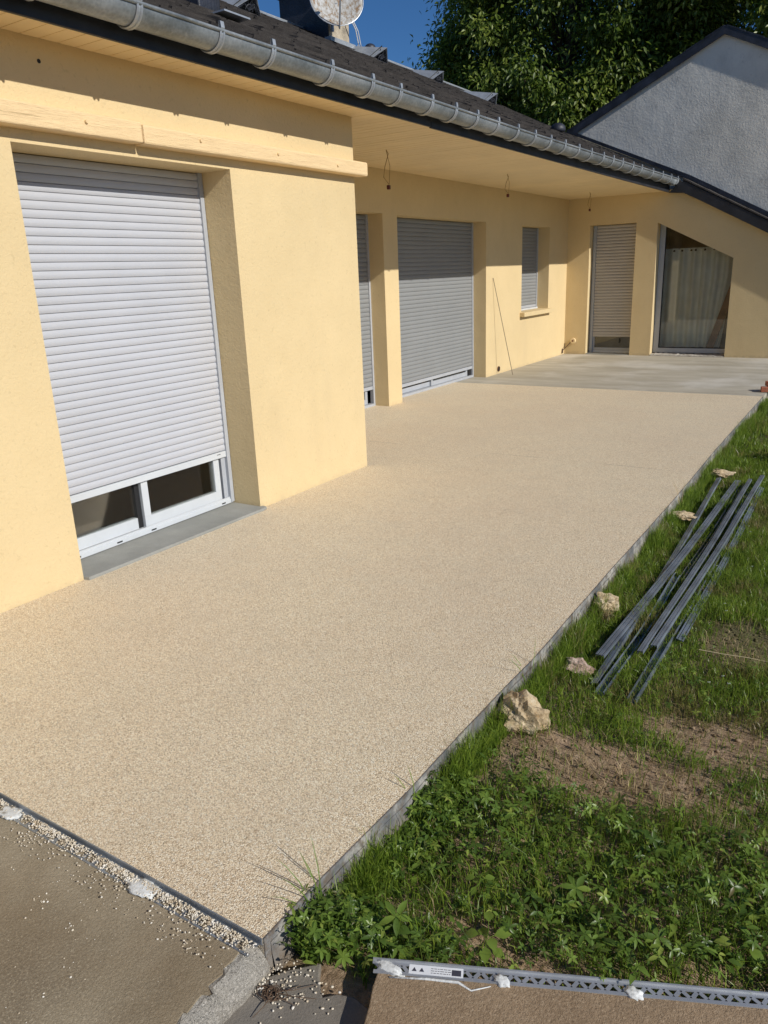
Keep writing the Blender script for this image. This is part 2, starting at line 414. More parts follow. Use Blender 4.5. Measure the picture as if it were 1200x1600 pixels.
def gz(x, y):
    z = -0.112 + 0.018 * fbm(x, y, 1.3, 3) + 0.008 * fbm(x, y, 7, 9)
    if x > -1.15 and y < 1.7: z -= 0.015
    return z
xs = sorted(set([-300, -120, -50, -20, -9, -4, -2] + list(np.round(np.arange(-1.25, 1.6, 0.035), 4)) + [1.8, 2.2, 3, 4, 6, 9, 15, 30, 80, 300]))
ys = sorted(set([-300, -100, -30, -10, -4, -1] + list(np.round(np.arange(0.3, 10.5, 0.05), 4)) + [11, 12, 13, 14, 16, 20, 30, 60, 140, 400]))
mb = MB()
nx, ny = len(xs), len(ys)
vs = []
for j in ys:
    for i in xs:
        d = min(1.0, max(0.0, 1 - (max(0, abs(i) - 2) + max(0, j - 12)) / 10))
        vs.append((i, j, (gz(i, j) if d > 0 else -0.125)))
mb.add(vs, [(b*nx+a, b*nx+a+1, (b+1)*nx+a+1, (b+1)*nx+a) for b in range(ny-1) for a in range(nx-1)])
obj('ground', mb, m_soil, smooth=True, normals=False, kind='structure')

# resin terrace: a thick plate with the real, slightly bowed outline
loop = [(-3.545, 1.05)] + EDGE + [(-5.23, 9.93), (-5.23, 5.0), (-3.545, 5.0)]
mb = MB(); mb.poly_extrude([loop[::1]], lambda u, v, t: (u, v, t), -0.10, 0.0)
obj('resin_terrace', mb, m_resin, kind='structure')
# concrete slab at the far end, a few millimetres lower
mb = MB(); mb.box(-5.25, -1.085, 9.932, 14.25, -0.11, -0.006)
obj('concrete_slab', mb, m_conc_far, kind='structure')
# under the wing of the house, left of the terrace
mb = MB(); mb.box(-3.9, -3.546, -2.0, 5.0, -0.11, -0.008)
obj('concrete_footing', mb, m_conc_far, kind='structure')

# near stained slab: broken right edge
def jag(a, b, n, amp, seed):
    out = []
    for i in range(n + 1):
        t = i / n; x = a[0] + (b[0] - a[0]) * t; y = a[1] + (b[1] - a[1]) * t
        w = amp * (0 if i in (0, n) else 1)
        out.append((x + w * noise.noise(Vector((i * 0.63 + seed, seed, 0))), y + w * noise.noise(Vector((seed, i * 0.71, 3)))))
    return out
right = jag((-1.125, 1.04), (-1.118, 0.0), 46, 0.030, 5.0)
mb = MB(); mb.poly_extrude([[(-4.5, 1.04)] + right + [(-4.5, 0.0)]], lambda u, v, t: (u, v, t), -0.12, -0.018)
obj('paving_slab', mb, m_slab, kind='structure')
outer = jag((-1.075, 1.045), (-1.085, 0.0), 46, 0.018, 11.0)
# the pale broken mortar margin of that slab: a rough sloping band
mb = MB(); vs = []; cols = 5
for i in range(47):
    a = Vector((*right[i], -0.0202)); b = Vector((*outer[i], -0.075))
    for c in range(cols):
        t = c / (cols - 1); p = a.lerp(b, t)
        p.z = -0.0202 - 0.055 * (t ** 2.2) + (0.010 * noise.noise(p * 38) + 0.006 * noise.noise(p * 95) if 0 < c else -0.002)
        vs.append(p)
    vs.append(Vector((b.x - 0.004, b.y, -0.125)))
cc = cols + 1
mb.add(vs, [(i*cc+c, i*cc+c+1, (i+1)*cc+c+1, (i+1)*cc+c) for i in range(46) for c in range(cc-1)])
obj('broken_mortar_edge', mb, m_mortar, kind='structure', normals=False)
# lower concrete fragment between the two slabs
frag = [(-1.088, 1.02), (-1.045, 1.075), (-0.985, 1.135), (-0.965, 1.10), (-0.925, 1.06), (-0.90, 1.085), (-0.86, 1.10), (-0.80, 1.09), (-0.78, 0.0), (-1.09, 0.0)]
mb = MB(); mb.poly_extrude([frag], lambda u, v, t: (u, v, t), -0.15, -0.100)
obj('sunken_slab', mb, m_lowslab, kind='structure', bevel=0.004)
# right slab with the zinc strip on its edge
U = Vector((0.909, 0.417, 0)); Nn = Vector((-0.417, 0.909, 0))   # along / across that edge
O2 = Vector((-0.823, 1.150, 0))
def s2(u, v, z): p = O2 + U * u + Nn * v; return (p.x, p.y, z)
left2 = jag((0.0, 0.0), (-0.10, -1.3), 30, 0.016, 21.0)
mb = MB(); mb.poly_extrude([[(3.2, 0.0), (3.2, -1.3)] + left2[::-1]], lambda u, v, t: s2(u, v, t), -0.14, -0.052)
obj('brown_slab', mb, m_slab2, kind='structure', bevel=0.003)

# ================================================================== HOUSE
XW, XM, YE = -3.54, -4.97, 13.98      # wing face, main wall face, end wall face
house = empty('house', (-4.0, 7.0, 0.0), label='yellow rendered single-storey house with dark shingle roof and zinc gutter', cat='house')

# --- walls
def plate_x(name, x, depth, outer, holes, mat):
    mb = MB(); mb.poly_extrude([outer] + holes, lambda u, v, t: (t, u, v), x, x - depth)
    return obj(name, mb, mat, house)
def plate_y(name, y, depth, outer, holes, mat):
    mb = MB(); mb.poly_extrude([outer] + holes, lambda u, v, t: (u, t, v), y, y + depth)
    return obj(name, mb, mat, house)
def rect(a, b, c, d): return [(a, c), (b, c), (b, d), (a, d)]
zt = 2.70
def col_outline(y0, y1, z0, z1, doors):
    """outer outline of a wall whose doors reach the floor"""
    pts = [(y0, z1), (y0, z0)]
    for a, b, h in doors: pts += [(a, z0), (a, h), (b, h), (b, z0)]
    return pts + [(y1, z0), (y1, z1)]
plate_x('wall', XW, 0.33, col_outline(-2.0, 5.185, -0.11, zt, [(2.36, 3.825, 2.205)]), [], m_wall)
mb = MB(); mb.box(-5.3, XW - 0.332, 4.885, 5.183, -0.11, zt); obj('wall', mb, m_wall, house)
plate_x('wall', XM, 0.26, col_outline(5.185, YE, -0.11, zt, [(6.2, 7.815, 2.21), (8.13, 10.57, 2.205)]), [rect(11.90, 13.09, 0.87, 2.195)], m_wall)
# end wall under the lower roof, sloping top, with the door and the slanted window
rk = lambda x: 2.70 - 0.53 * (x + 3.05)
end_out = [(-5.3, -0.11), (-4.565, -0.11), (-4.565, 2.222), (-3.765, 2.222), (-3.765, -0.11), (-3.41, -0.11), (-3.41, 2.195), (-2.185, 1.582), (-2.185, -0.11), (-0.75, -0.11), (-0.75, rk(-0.75)), (-3.18, zt), (-5.3, zt)]
plate_y('wall', YE, 0.24, end_out, [], m_wall_end)
# dark rooms behind the openings
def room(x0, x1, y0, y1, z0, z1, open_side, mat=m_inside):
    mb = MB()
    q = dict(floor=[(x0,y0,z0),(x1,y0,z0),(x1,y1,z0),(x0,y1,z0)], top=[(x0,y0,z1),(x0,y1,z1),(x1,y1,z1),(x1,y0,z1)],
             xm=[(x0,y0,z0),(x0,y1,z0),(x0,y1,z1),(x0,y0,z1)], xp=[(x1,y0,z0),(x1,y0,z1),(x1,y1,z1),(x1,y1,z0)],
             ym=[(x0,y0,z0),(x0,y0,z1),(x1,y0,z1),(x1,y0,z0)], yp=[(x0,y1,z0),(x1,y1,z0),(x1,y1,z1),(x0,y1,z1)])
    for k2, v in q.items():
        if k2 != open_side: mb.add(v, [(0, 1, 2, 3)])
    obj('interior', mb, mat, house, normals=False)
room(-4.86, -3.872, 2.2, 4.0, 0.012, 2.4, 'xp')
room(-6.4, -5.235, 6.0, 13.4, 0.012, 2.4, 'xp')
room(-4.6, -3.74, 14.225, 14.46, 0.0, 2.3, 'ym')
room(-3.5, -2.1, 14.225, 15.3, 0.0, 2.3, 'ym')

# --- shutters
def shutter_x(x, y0, y1, ztop, zbot, pitch, mat, rail_r=True, rail_l=True, bar=0.045, railz=0.0):
    t = obj('roller_shutter', MB().box(x - 0.045, x - 0.03, y0, y1, zbot, ztop + 0.02), m_black, house)
    n = int(round((ztop - zbot - bar) / pitch)); pitch = (ztop - zbot - bar) / n
    # curved slat profile (u = outwards, v = up)
    prof = [(-0.006, 0.0), (0.000, 0.0012)] + [(0.0072 * math.sin(math.pi * (0.16 + 0.74 * k / 5)), pitch * (0.06 + 0.88 * k / 5)) for k in range(6)] + [(0.000, pitch * 0.974), (-0.006, pitch * 0.99)]
    me = None
    for i in range(n):
        z = zbot + bar + i * pitch
        if me is None:
            mb = MB(); mb.sweep(prof, (x, y0, z), (x, y1, z), (1, 0, 0), (0, 0, 1))
            o = obj('slat', mb, mat, t, normals=False); me = o.data; base = Vector(o.location); z00 = z
        else:
            o = link(bpy.data.objects.new('slat', me)); o.parent = t
            o.location = base + Vector((random.uniform(-0.0006, 0.0006), 0, z - z00))
    mb = MB(); mb.box(x - 0.008, x + 0.010, y0, y1, zbot, zbot + bar - 0.003); obj('bottom_bar', mb, m_pvc if mat is m_slat else m_rail, t, bevel=0.002)
    for fl, a, b in ((rail_l, y0 - 0.022, y0 + 0.012), (rail_r, y1 - 0.006, y1 + 0.026)):
        if fl: obj('guide_rail', MB().box(x - 0.03, x + 0.020, a, b, railz, ztop + 0.004), m_rail, t, bevel=0.002)
    return t
def shutter_y(y, x0, x1, ztop, zbot, pitch, mat, bar=0.04):
    t = obj('roller_shutter', MB().box(x0, x1, y + 0.03, y + 0.045, zbot, ztop), m_black, house)
    n = int(round((ztop - zbot - bar) / pitch)); pitch = (ztop - zbot - bar) / n
    prof = [(-0.008, 0.0), (-0.002, 0.001)] + [(0.009 * math.sin(math.pi * (0.12 + 0.76 * k / 4)), pitch * (0.08 + 0.8 * k / 4)) for k in range(5)] + [(-0.004, pitch * 0.93), (-0.008, pitch * 0.99)]
    me = None
    for i in range(n):
        z = zbot + bar + i * pitch
        if me is None:
            mb = MB(); mb.sweep(prof, (x0, y, z), (x1, y, z), (0, -1, 0), (0, 0, 1))
            o = obj('slat', mb, mat, t, normals=False); me = o.data; base = Vector(o.location); z00 = z
        else:
            o = link(bpy.data.objects.new('slat', me)); o.parent = t; o.location = base + Vector((0, 0, z - z00))
    obj('bottom_bar', MB().box(x0, x1, y - 0.010, y + 0.008, zbot, zbot + bar), mat, t, bevel=0.002)
    obj('guide_rail', MB().box(x0 - 0.055, x0 - 0.002, y - 0.02, y + 0.03, 0.0, ztop), m_rail, t, bevel=0.002)
    obj('guide_rail', MB().box(x1 + 0.002, x1 + 0.03, y - 0.02, y + 0.03, 0.0, ztop), m_rail, t, bevel=0.002)
    return t
XS = -3.80
sh1 = shutter_x(XS, 2.385, 3.796, 2.202, 0.362, 0.0435, m_slat, railz=0.028)
obj('maker_mark', MB().box(XS + 0.0102, XS + 0.0110, 3.705, 3.738, 0.388, 0.392), m_black, sh1)
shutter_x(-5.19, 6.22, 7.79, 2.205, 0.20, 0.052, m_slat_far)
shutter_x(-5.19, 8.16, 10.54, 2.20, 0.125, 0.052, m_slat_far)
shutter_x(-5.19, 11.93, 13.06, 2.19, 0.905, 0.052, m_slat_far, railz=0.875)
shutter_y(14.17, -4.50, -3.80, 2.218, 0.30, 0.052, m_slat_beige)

# --- windows
def window(name='window'): 
    return None
def frame_bars(parent, bars, mat, name='frame', bevel=0.002):
    mb = MB()
    for b in bars: mb.box(*b)
    return obj(name, mb, mat, parent, bevel=bevel)
# near sliding window: sill track and two leaves
w = obj('sliding_window', MB().box(-3.87, -3.786, 2.37, 3.815, 0.022, 0.052), m_pvc, house, bevel=0.003)
for y0, y1 in ((2.79, 2.83), (2.49, 2.53), (3.06, 3.10), (3.70, 3.735)):
    obj('drain_slot', MB().box(-3.7858, -3.7848, y0, y1, 0.033, 0.042), m_black, w)
obj('track', MB().box(-3.80, -3.793, 2.37, 3.81, 0.052, 0.066), m_pvc, w)
def sash(x0, x1, y0, y1, z0, z1, wv, wh, mat=m_pvc, parent=w):
    o = frame_bars(parent, [(x0, x1, y0, y1, z0, z0 + wh), (x0, x1, y0, y1, z1 - wh, z1), (x0, x1, y0, y0 + wv, z0 + wh, z1 - wh), (x0, x1, y1 - wv, y1, z0 + wh, z1 - wh)], mat, 'sash')
    xm = (x0 + x1) / 2
    obj('pane', MB().box(xm - 0.004, xm + 0.004, y0 + wv, y1 - wv, z0 + wh, z1 - wh), m_glass, parent)
    return o
sash(-3.838, -3.812, 3.045, 3.735, 0.054, 2.15, 0.052, 0.072)
sash(-3.868, -3.842, 2.40, 3.075, 0.054, 2.15, 0.052, 0.072)
obj('jamb_frame', MB().box(-3.868, -3.806, 3.752, 3.818, 0.052, 2.2), m_rail, w, bevel=0.002)
obj('meeting_gasket', MB().box(-3.8665, -3.8385, 3.010, 3.0435, 0.058, 2.1), m_black, w)
# big far sliding window foot
w2 = obj('sliding_window', MB().box(-5.235, -5.165, 8.15, 10.56, -0.004, 0.030), m_rail, house, bevel=0.003)
sash(-5.228, -5.206, 9.30, 10.42, 0.032, 2.15, 0.05, 0.06, m_rail, w2)
sash(-5.252, -5.232, 8.17, 9.36, 0.032, 2.15, 0.05, 0.06, m_rail, w2)
obj('jamb_frame', MB().box(-5.232, -5.20, 10.44, 10.565, 0.03, 2.2), m_black, w2)
w3 = obj('sliding_window', MB().box(-5.235, -5.165, 6.2, 7.81, -0.004, 0.030), m_rail, house)
sash(-5.228, -5.206, 6.2, 7.70, 0.032, 2.15, 0.05, 0.06, m_rail, w3)
w4 = obj('small_window', MB().box(-5.225, -5.16, 11.9, 13.09, 0.872, 0.90), m_pvc, house)
sash(-5.228, -5.206, 11.92, 13.07, 0.90, 2.15, 0.05, 0.06, m_rail, w4)
mb = MB(); mb.box(-5.1, XM + 0.085, 11.84, 13.15, 0.80, 0.868); obj('window_sill', mb, m_wall, house, bevel=0.006)
# door in the end wall
w5 = obj('glazed_door', MB().box(-4.56, -3.77, 14.19, 14.25, 0.0, 0.045), m_pvc, house)
frame_bars(w5, [(-4.545, -4.47, 14.19, 14.222, 0.045, 2.2), (-3.80, -3.768, 14.19, 14.222, 0.045, 2.2), (-4.47, -3.80, 14.192, 14.22, 0.045, 0.10)], m_rail)
obj('pane', MB().box(-4.47, -3.80, 14.203, 14.209, 0.10, 2.2), m_glass, w5)
obj('handle', MB().box(-4.02, -4.0, 14.175, 14.19, 0.19, 0.27), m_black, w5)
# slanted fixed window
w6 = empty('slanted_window', (-2.8, 14.2, 0.0)); w6.parent = house; w6.location = Vector((-2.8, 14.2, 0)) - WL[house]
sl = lambda x: 2.195 - 0.5004 * (x + 3.41)
fr_out = [(-3.405, 0.035), (-2.187, 0.035), (-2.187, sl(-2.187) - 0.003), (-3.405, sl(-3.405) - 0.003)]
fr_in = [(-3.315, 0.115), (-2.19, 0.115), (-2.19, sl(-2.19) - 0.012), (-3.315, sl(-3.315) - 0.012)]
mb = MB(); mb.poly_extrude([[(-3.405, 0.035), (-2.187, 0.035), (-2.187, 0.115), (-3.315, 0.115), (-3.315, sl(-3.315) - 0.012), (-3.405, sl(-3.405) - 0.003)]], lambda u, v, t: (u, t, v), 14.165, 14.215)
obj('frame', mb, m_rail, w6, bevel=0.002)
mb = MB(); mb.poly_extrude([[(-3.315, 0.115), (-2.187, 0.115), (-2.187, 0.128), (-3.302, 0.128), (-3.302, sl(-3.302) - 0.014), (-3.315, sl(-3.315) - 0.013)]], lambda u, v, t: (u, t, v), 14.172, 14.20)
obj('gasket', mb, m_black, w6)
mb = MB(); mb.poly_extrude([[(-3.302, 0.128), (-2.187, 0.128), (-2.187, sl(-2.187) - 0.004), (-3.302, sl(-3.302) - 0.014)]], lambda u, v, t: (u, t, v), 14.186, 14.194)
obj('pane', mb, m_glass, w6)
# rough unfinished bed of mortar under it
mb = MB(); vs = []
for i in range(41):
    x = -3.40 + 1.21 * i / 40
    for j2, (y, z) in enumerate(((13.975, -0.004), (13.985, 0.012), (14.08, 0.026), (14.17, 0.028))):
        vs.append((x, y - 0.012 * noise.noise(Vector((i * .9, j2, 1))), max(-0.003, z + 0.016 * noise.noise(Vector((i * 1.3, j2 * 2.1, 5))))))
mb.add(vs, [(i*4+c, i*4+c+1, (i+1)*4+c+1, (i+1)*4+c) for i in range(40) for c in range(3)])
obj('mortar_bed', mb, m_mortar, house, normals=False)
obj('threshold', MB().box(-4.563, -3.767, 13.985, 14.19, -0.02, 0.010), m_sill, house)

# doorstep under the near window
mb = MB(); mb.poly_extrude([[(-3.862, 2.362), (-3.546, 2.362), (-3.505, 2.372), (-3.488, 3.80), (-3.50, 3.845), (-3.535, 3.85), (-3.545, 3.823), (-3.862, 3.823)]], lambda u, v, t: (u, v, t), -0.02, 0.018)
obj('doorstep', mb, m_sill, house, bevel=0.003)

# --- long wooden beam over the near window
beam = obj('lintel_beam', MB().box(XW - 0.01, XW + 0.085, 3.095, 5.255, 2.262, 2.360), m_beam, house, bevel=0.012)
obj('beam_length', MB().box(XW - 0.01, XW + 0.083, -2.0, 3.089, 2.266, 2.368), m_beam, beam, bevel=0.008)
for y, z in ((2.735, 2.325), (3.51, 2.322), (4.86, 2.305), (4.20, 2.318)):
    mb = MB(); mb.tube([(XW + 0.082, y, z), (XW + 0.094, y, z)], [0.011, 0.008], 10)
    obj('bolt', mb, m_beam, beam, smooth=False)

# --- eaves
XF = -3.27
soff = obj('soffit', MB().box(-5.0, XF - 0.01, -2.0, YE, 2.692, 2.705), m_fascia, house)
me_a = me_b = None; i = 0; y = -1.0
while y < YE - 0.01:
    y1 = min(y + 0.1, YE - 0.001)
    x0 = XW + 0.001 if y < 5.14 else XM + 0.001
    mb = MB(); g = 0.0035
    prof = [(x0, y + g), (XF + 0.0, y + g), (XF + 0.0, y1 - 0.0005), (x0, y1 - 0.0005)]
    z0 = 2.674 + random.uniform(-0.0008, 0.0008)
    vs = [(x0, y + g, z0), (XF, y + g, z0), (XF, y1 - g, z0), (x0, y1 - g, z0), (x0, y, z0 + 0.010), (XF, y, z0 + 0.010), (XF, y1, z0 + 0.010), (x0, y1, z0 + 0.010)]
    mb.add(vs, [(0, 3, 2, 1), (0, 1, 5, 4), (2, 3, 7, 6), (1, 2, 6, 5), (3, 0, 4, 7), (4, 5, 6, 7)])
    obj('plank', mb, m_soffit, soff, normals=False)
    y += 0.1
fa = obj('fascia', MB().box(XF + 0.001, XF + 0.022, -2.0, 5.88, 2.655, 2.80), m_fascia, house, bevel=0.002)
obj('fascia_length', MB().box(XF + 0.001, XF + 0.022, 5.885, 13.93, 2.648, 2.80), m_fascia, fa, bevel=0.002)

def gut_z(y): return 2.784 + 0.007 * max(0.0, y - 7.6)
GR, GX = 0.080, -3.170
gy = [-2, 0, 2, 4, 6, 7.6] + [7.6 + 0.7 * i for i in range(1, 10)]
gy = [g for g in gy if g < 13.9] + [13.9]
mb = MB(); prof = []
for k2 in range(19):
    t = math.pi * k2 / 18; prof.append((GR * math.cos(t), -GR * math.sin(t)))
prof = prof + [(-GR + 0.0, 0.035)]
vs = []
for y in gy:
    zz = gut_z(y)
    for u, v in prof: vs.append((GX + u, y, zz + v))
n = len(prof)
mb.add(vs, [(j*n+i, j*n+i+1, (j+1)*n+i+1, (j+1)*n+i) for j in range(len(gy)-1) for i in range(n-1)])
gut = obj('gutter', mb, m_zinc, house, normals=False, smooth=True)
sm = gut.modifiers.new('solid', 'SOLIDIFY'); sm.thickness = 0.002
mb = MB(); mb.tube([(GX + GR + 0.003, y, gut_z(y) + 0.001) for y in gy], 0.0095, 10); obj('rim', mb, m_zinc, gut, smooth=True)
mb = MB(); vs = [(GX + GR * math.cos(math.pi * k2 / 18), 13.9, gut_z(13.9) - GR * math.sin(math.pi * k2 / 18)) for k2 in range(19)]
mb.add(vs, [tuple(range(19))]); obj('end_cap', mb, m_zinc, gut, normals=False)
BR = [1.3, 1.8, 2.31, 2.83, 3.37, 3.78, 4.34, 4.8, 5.16, 5.62, 6.01, 6.4, 6.82, 7.26, 7.68, 8.1, 8.52, 8.96, 9.39, 9.85, 10.25, 10.65, 11.14, 11.57, 12.18, 12.76, 13.3, 13.75]
for y in BR:
    zz = gut_z(y); mb = MB(); vs = []
    rr = GR + 0.005
    lean = 0.03
    path = [(-0.03, 0.055)] + [(rr * math.cos(math.pi * (1 - k2 / 16)), -rr * math.sin(math.pi * (1 - k2 / 16))) for k2 in range(17)] + [(rr + 0.008, 0.012), (rr + 0.004, 0.042), (rr - 0.006, 0.044), (rr - 0.012, 0.012)]
    path = path[1:]
    for u, v in path:
        for w_, d in ((-0.013, 0.0), (0.013, 0.0)): vs.append((GX + u, y + w_, zz + v))
    L = len(path)
    mb.add(vs, [(i*2, i*2+1, i*2+3, i*2+2) for i in range(L-1)])
    # raised ribs along the strap edges
    for w_ in (-0.012, 0.012): mb.tube([(GX + u * 1.02, y + w_, zz + v * 1.02) for u, v in path[:17]], 0.003, 5)
    b = obj('gutter_bracket', mb, m_zinc_plain, gut, normals=False)
    b.modifiers.new('solid', 'SOLIDIFY').thickness = 0.003

# --- roof
SL = 0.48; RX0, RZ0, RXR = -3.15, 2.822, -7.02
def rz_(x): return RZ0 + SL * (RX0 - x)
YR0, YR1 = -2.0, 14.28
mb = MB()
zr = rz_(RXR)
mb.poly_extrude([[(RX0, RZ0 - 0.012), (RXR, zr - 0.012), (-11.0, zr - 0.012 - SL * 3.98), (-11.0, zr - 0.08 - SL * 3.98), (RXR, zr - 0.08), (RX0 - 0.12, RZ0 - 0.05)]], lambda u, v, t: (u, t, v), YR0, YR1)
roof = obj('roof', mb, m_shingle, house)
sl_n = Vector((SL, 0, 1)).normalized(); sl_d = Vector((-1, 0, SL)).normalized(); Y_ = Vector((0, 1, 0))
rows = 31; expo = math.hypot(RXR - RX0, zr - RZ0) / rows
tw = 0.333
cells = []
for r_ in range(rows):
    off = (r_ % 2) * 0.5 * tw + random.uniform(-0.03, 0.03)
    y = YR0 + 3.0 + off
    while y < YR1 - 0.05:
        cells.append((r_, y, min(tw, YR1 - y))); y += tw
camp = Vector((0, 0, 1.55))
def ctr(c): return Vector((RX0, 0, RZ0)) + sl_d * (c[0] + .5) * expo + Y_ * (c[1] + c[2] / 2)
def visible(c):
    p = cam.matrix_world.inverted() @ ctr(c)
    if p.z > -0.1: return False
    u = p.x / -p.z * 1186; v = p.y / -p.z * 1186
    return abs(u) < 640 and abs(v) < 820
cells.sort(key=lambda c: (0 if visible(c) else 1, (ctr(c) - camp).length))
def tile_geo(mb, c, off=Vector((0, 0, 0))):
    r_, y, w_ = c
    o = Vector((RX0, y, RZ0)) + sl_d * (r_ * expo - 0.012) - off
    th = 0.010 + random.uniform(0, 0.018); g = 0.004
    l = expo + 0.02
    a = o + Y_ * g + sl_d * random.uniform(-0.014, 0.014); b = o + Y_ * (w_ - g) + sl_d * random.uniform(-0.006, 0.006)
    mb.add([a, b, b + sl_d * l, a + sl_d * l, a + sl_n * th, b + sl_n * th, b + sl_d * l + sl_n * 0.001, a + sl_d * l + sl_n * 0.001],
           [(4, 5, 6, 7), (0, 1, 5, 4), (1, 2, 6, 5), (3, 0, 4, 7)])
for c in cells[:300]:
    mb = MB(); tile_geo(mb, c); obj('shingle', mb, m_shingle, roof, normals=False)
mb = MB()
for c in cells[300:]: tile_geo(mb, c)
obj('shingle_courses', mb, m_shingle, roof, normals=False, kind='stuff')
# zinc ridge
mb = MB(); mb.sweep([(0.13, -0.13 * SL + 0.022), (0.0, 0.03), (-0.13, -0.13 * SL + 0.022)], (RXR, YR0, zr), (RXR, YR1, zr), (1, 0, 0), (0, 0, 1))
mb.tube([(RXR, YR0, zr + 0.03), (RXR, YR1, zr + 0.03)], 0.016, 8)
obj('ridge_cap', mb, m_zinc_plain, roof, normals=False)
# verge strip along the far rake
mb = MB(); mb.poly_extrude([[(RX0, RZ0 - 0.10), (RXR, zr - 0.10), (RXR, zr + 0.02), (RX0, RZ0 + 0.02)]], lambda u, v, t: (u, t, v), YR1 - 0.0, YR1 + 0.03)
obj('verge', mb, m_slate, house)
# lower roof going down past the gutter, seen from its edge
lr = lambda x: 2.845 - 0.53 * (x + 3.05)
mb = MB(); mb.poly_extrude([[(-3.04, lr(-3.04) - 0.012), (-0.45, lr(-0.45) - 0.012), (-0.45, lr(-0.45) - 0.10), (-3.04, lr(-3.04) - 0.10)]], lambda u, v, t: (u, t, v), 13.894, 14.46)
low = obj('lower_roof', mb, m_shingle, house)
mb = MB(); mb.poly_extrude([[(-3.24, 2.64), (-3.08, 2.80), (-2.98, lr(-2.98) - 0.03), (-0.43, lr(-0.43) - 0.03), (-0.43, lr(-0.43) - 0.20), (-3.0, lr(-3.0) - 0.20)]], lambda u, v, t: (u, t, v), 13.868, 13.892)
obj('rake_board', mb, m_fascia, low, bevel=0.002)
for i in range(8):
    xa = -3.04 + i * 0.33
    mb = MB(); mb.poly_extrude([[(xa, lr(xa) - 0.012), (xa + 0.325, lr(xa + .325) - 0.012), (xa + 0.325, lr(xa + .325) + 0.006), (xa, lr(xa) + 0.012)]], lambda u, v, t: (u, t, v), 13.862, 14.44)
    obj('shingle', mb, m_shingle, low)
mb = MB(); mb.poly_extrude([[(-5.2, 2.80 + .48 * 2.1 - 0.0 + 0.02), (-3.04, lr(-3.04) + 0.02), (-0.45, lr(-0.45) + 0.02), (-0.45, lr(-0.45) + 0.09), (-3.04, lr(-3.04) + 0.09), (-5.2, 2.80 + .48 * 2.1 + 0.07)]], lambda u, v, t: (u, t, v), 14.40, 14.492)
obj('wall_flashing', mb, m_slate, low)

# --- roof vents, triangular
def roof_vent(x, y, s=1.0):
    b = Vector((x, y, rz_(x) + 0.012)); H = 0.18 * s; W = 0.20 * s; D = 0.62 * s
    A = b - Y_ * W; B = b + Y_ * W; T = b + sl_n * H - sl_d * 0.05; Bk = b + sl_d * D + sl_n * 0.004
    mb = MB(); mb.add([A, T, Bk], [(0, 1, 2)]); mb.add([B, T, Bk], [(0, 2, 1)]); mb.add([A - sl_d * 0.05, B - sl_d * 0.05, Bk + Y_ * W, Bk - Y_ * W], [(0, 1, 2, 3)])
    o = obj('roof_vent', mb, m_zinc_plain, house, normals=False); o.modifiers.new('solid', 'SOLIDIFY').thickness = 0.004
    # fan-shaped grille in the mouth
    g = MB(); c = b + sl_n * 0.02
    e = 0.006
    def bar(p, q, r=0.006): g.tube([p, q], r * s, 5)
    A2, B2, T2 = A + Y_ * .03, B - Y_ * .03, T - sl_n * .03 + sl_d * .04
    bar(A2, T2, .009); bar(T2, B2, .009); bar(A2, B2, .009)
    for k2 in range(1, 6):
        t = math.pi * k2 / 6; d = Y_ * -math.cos(t) + sl_n * math.sin(t); bar(c, c + d * (0.135 if abs(k2 - 3) < 2 else 0.11) * s)
    g.tube([c + (Y_ * -math.cos(math.pi * k2 / 8) + sl_n * math.sin(math.pi * k2 / 8)) * 0.055 * s for k2 in range(9)], 0.006 * s, 5)
    obj('grille', g, m_slate, o, normals=False)
    d = MB(); d.add([A + sl_d * .05, B + sl_d * .05, T + sl_d * .09], [(0, 1, 2)]); obj('mouth_shade', d, m_black, o, normals=False)  # black sheet paints in the shade behind the grille
def at_px(x, uy, vy):  # helper kept in world terms: a place on the roof plane
    return x, uy, vy
for x, y, s in ((-5.95, 6.92, 1.0), (-6.15, 9.75, 1.0), (-6.35, 11.72, 0.95), (-6.0, 12.95, 0.95)):
    roof_vent(x, y, s)
mb = MB(); mb.box(-4.15, -3.95, 4.12, 4.32, rz_(-4.05) - 0.1, rz_(-4.05) + 0.12); obj('roof_outlet', mb, m_slate, house, bevel=0.01)
mb = MB(); mb.box(-3.93, -3.72, 4.10, 4.34, rz_(-3.82) + 0.012, rz_(-3.82) + 0.022); obj('outlet_flashing', mb, m_zinc_plain, house)
def dome(x, y, r, h):
    mb = MB(); z = rz_(x); mb.tube([(x, y, z - 0.05), (x, y, z + h)], r * 0.55, 12)
    pr = [(r * math.sin(t), z + h + r * 0.8 * math.cos(t)) for t in [math.pi * 0.62 * k2 / 7 for k2 in range(8)]][::-1]
    mb.tube([(x, y, q[1]) for q in pr], [max(q[0], 0.002) for q in pr], 14)
    obj('pipe_cowl', mb, m_slate, house, smooth=True)
dome(-6.75, 10.45, 0.085, 0.10); dome(-4.66, 12.5, 0.12, 0.04)

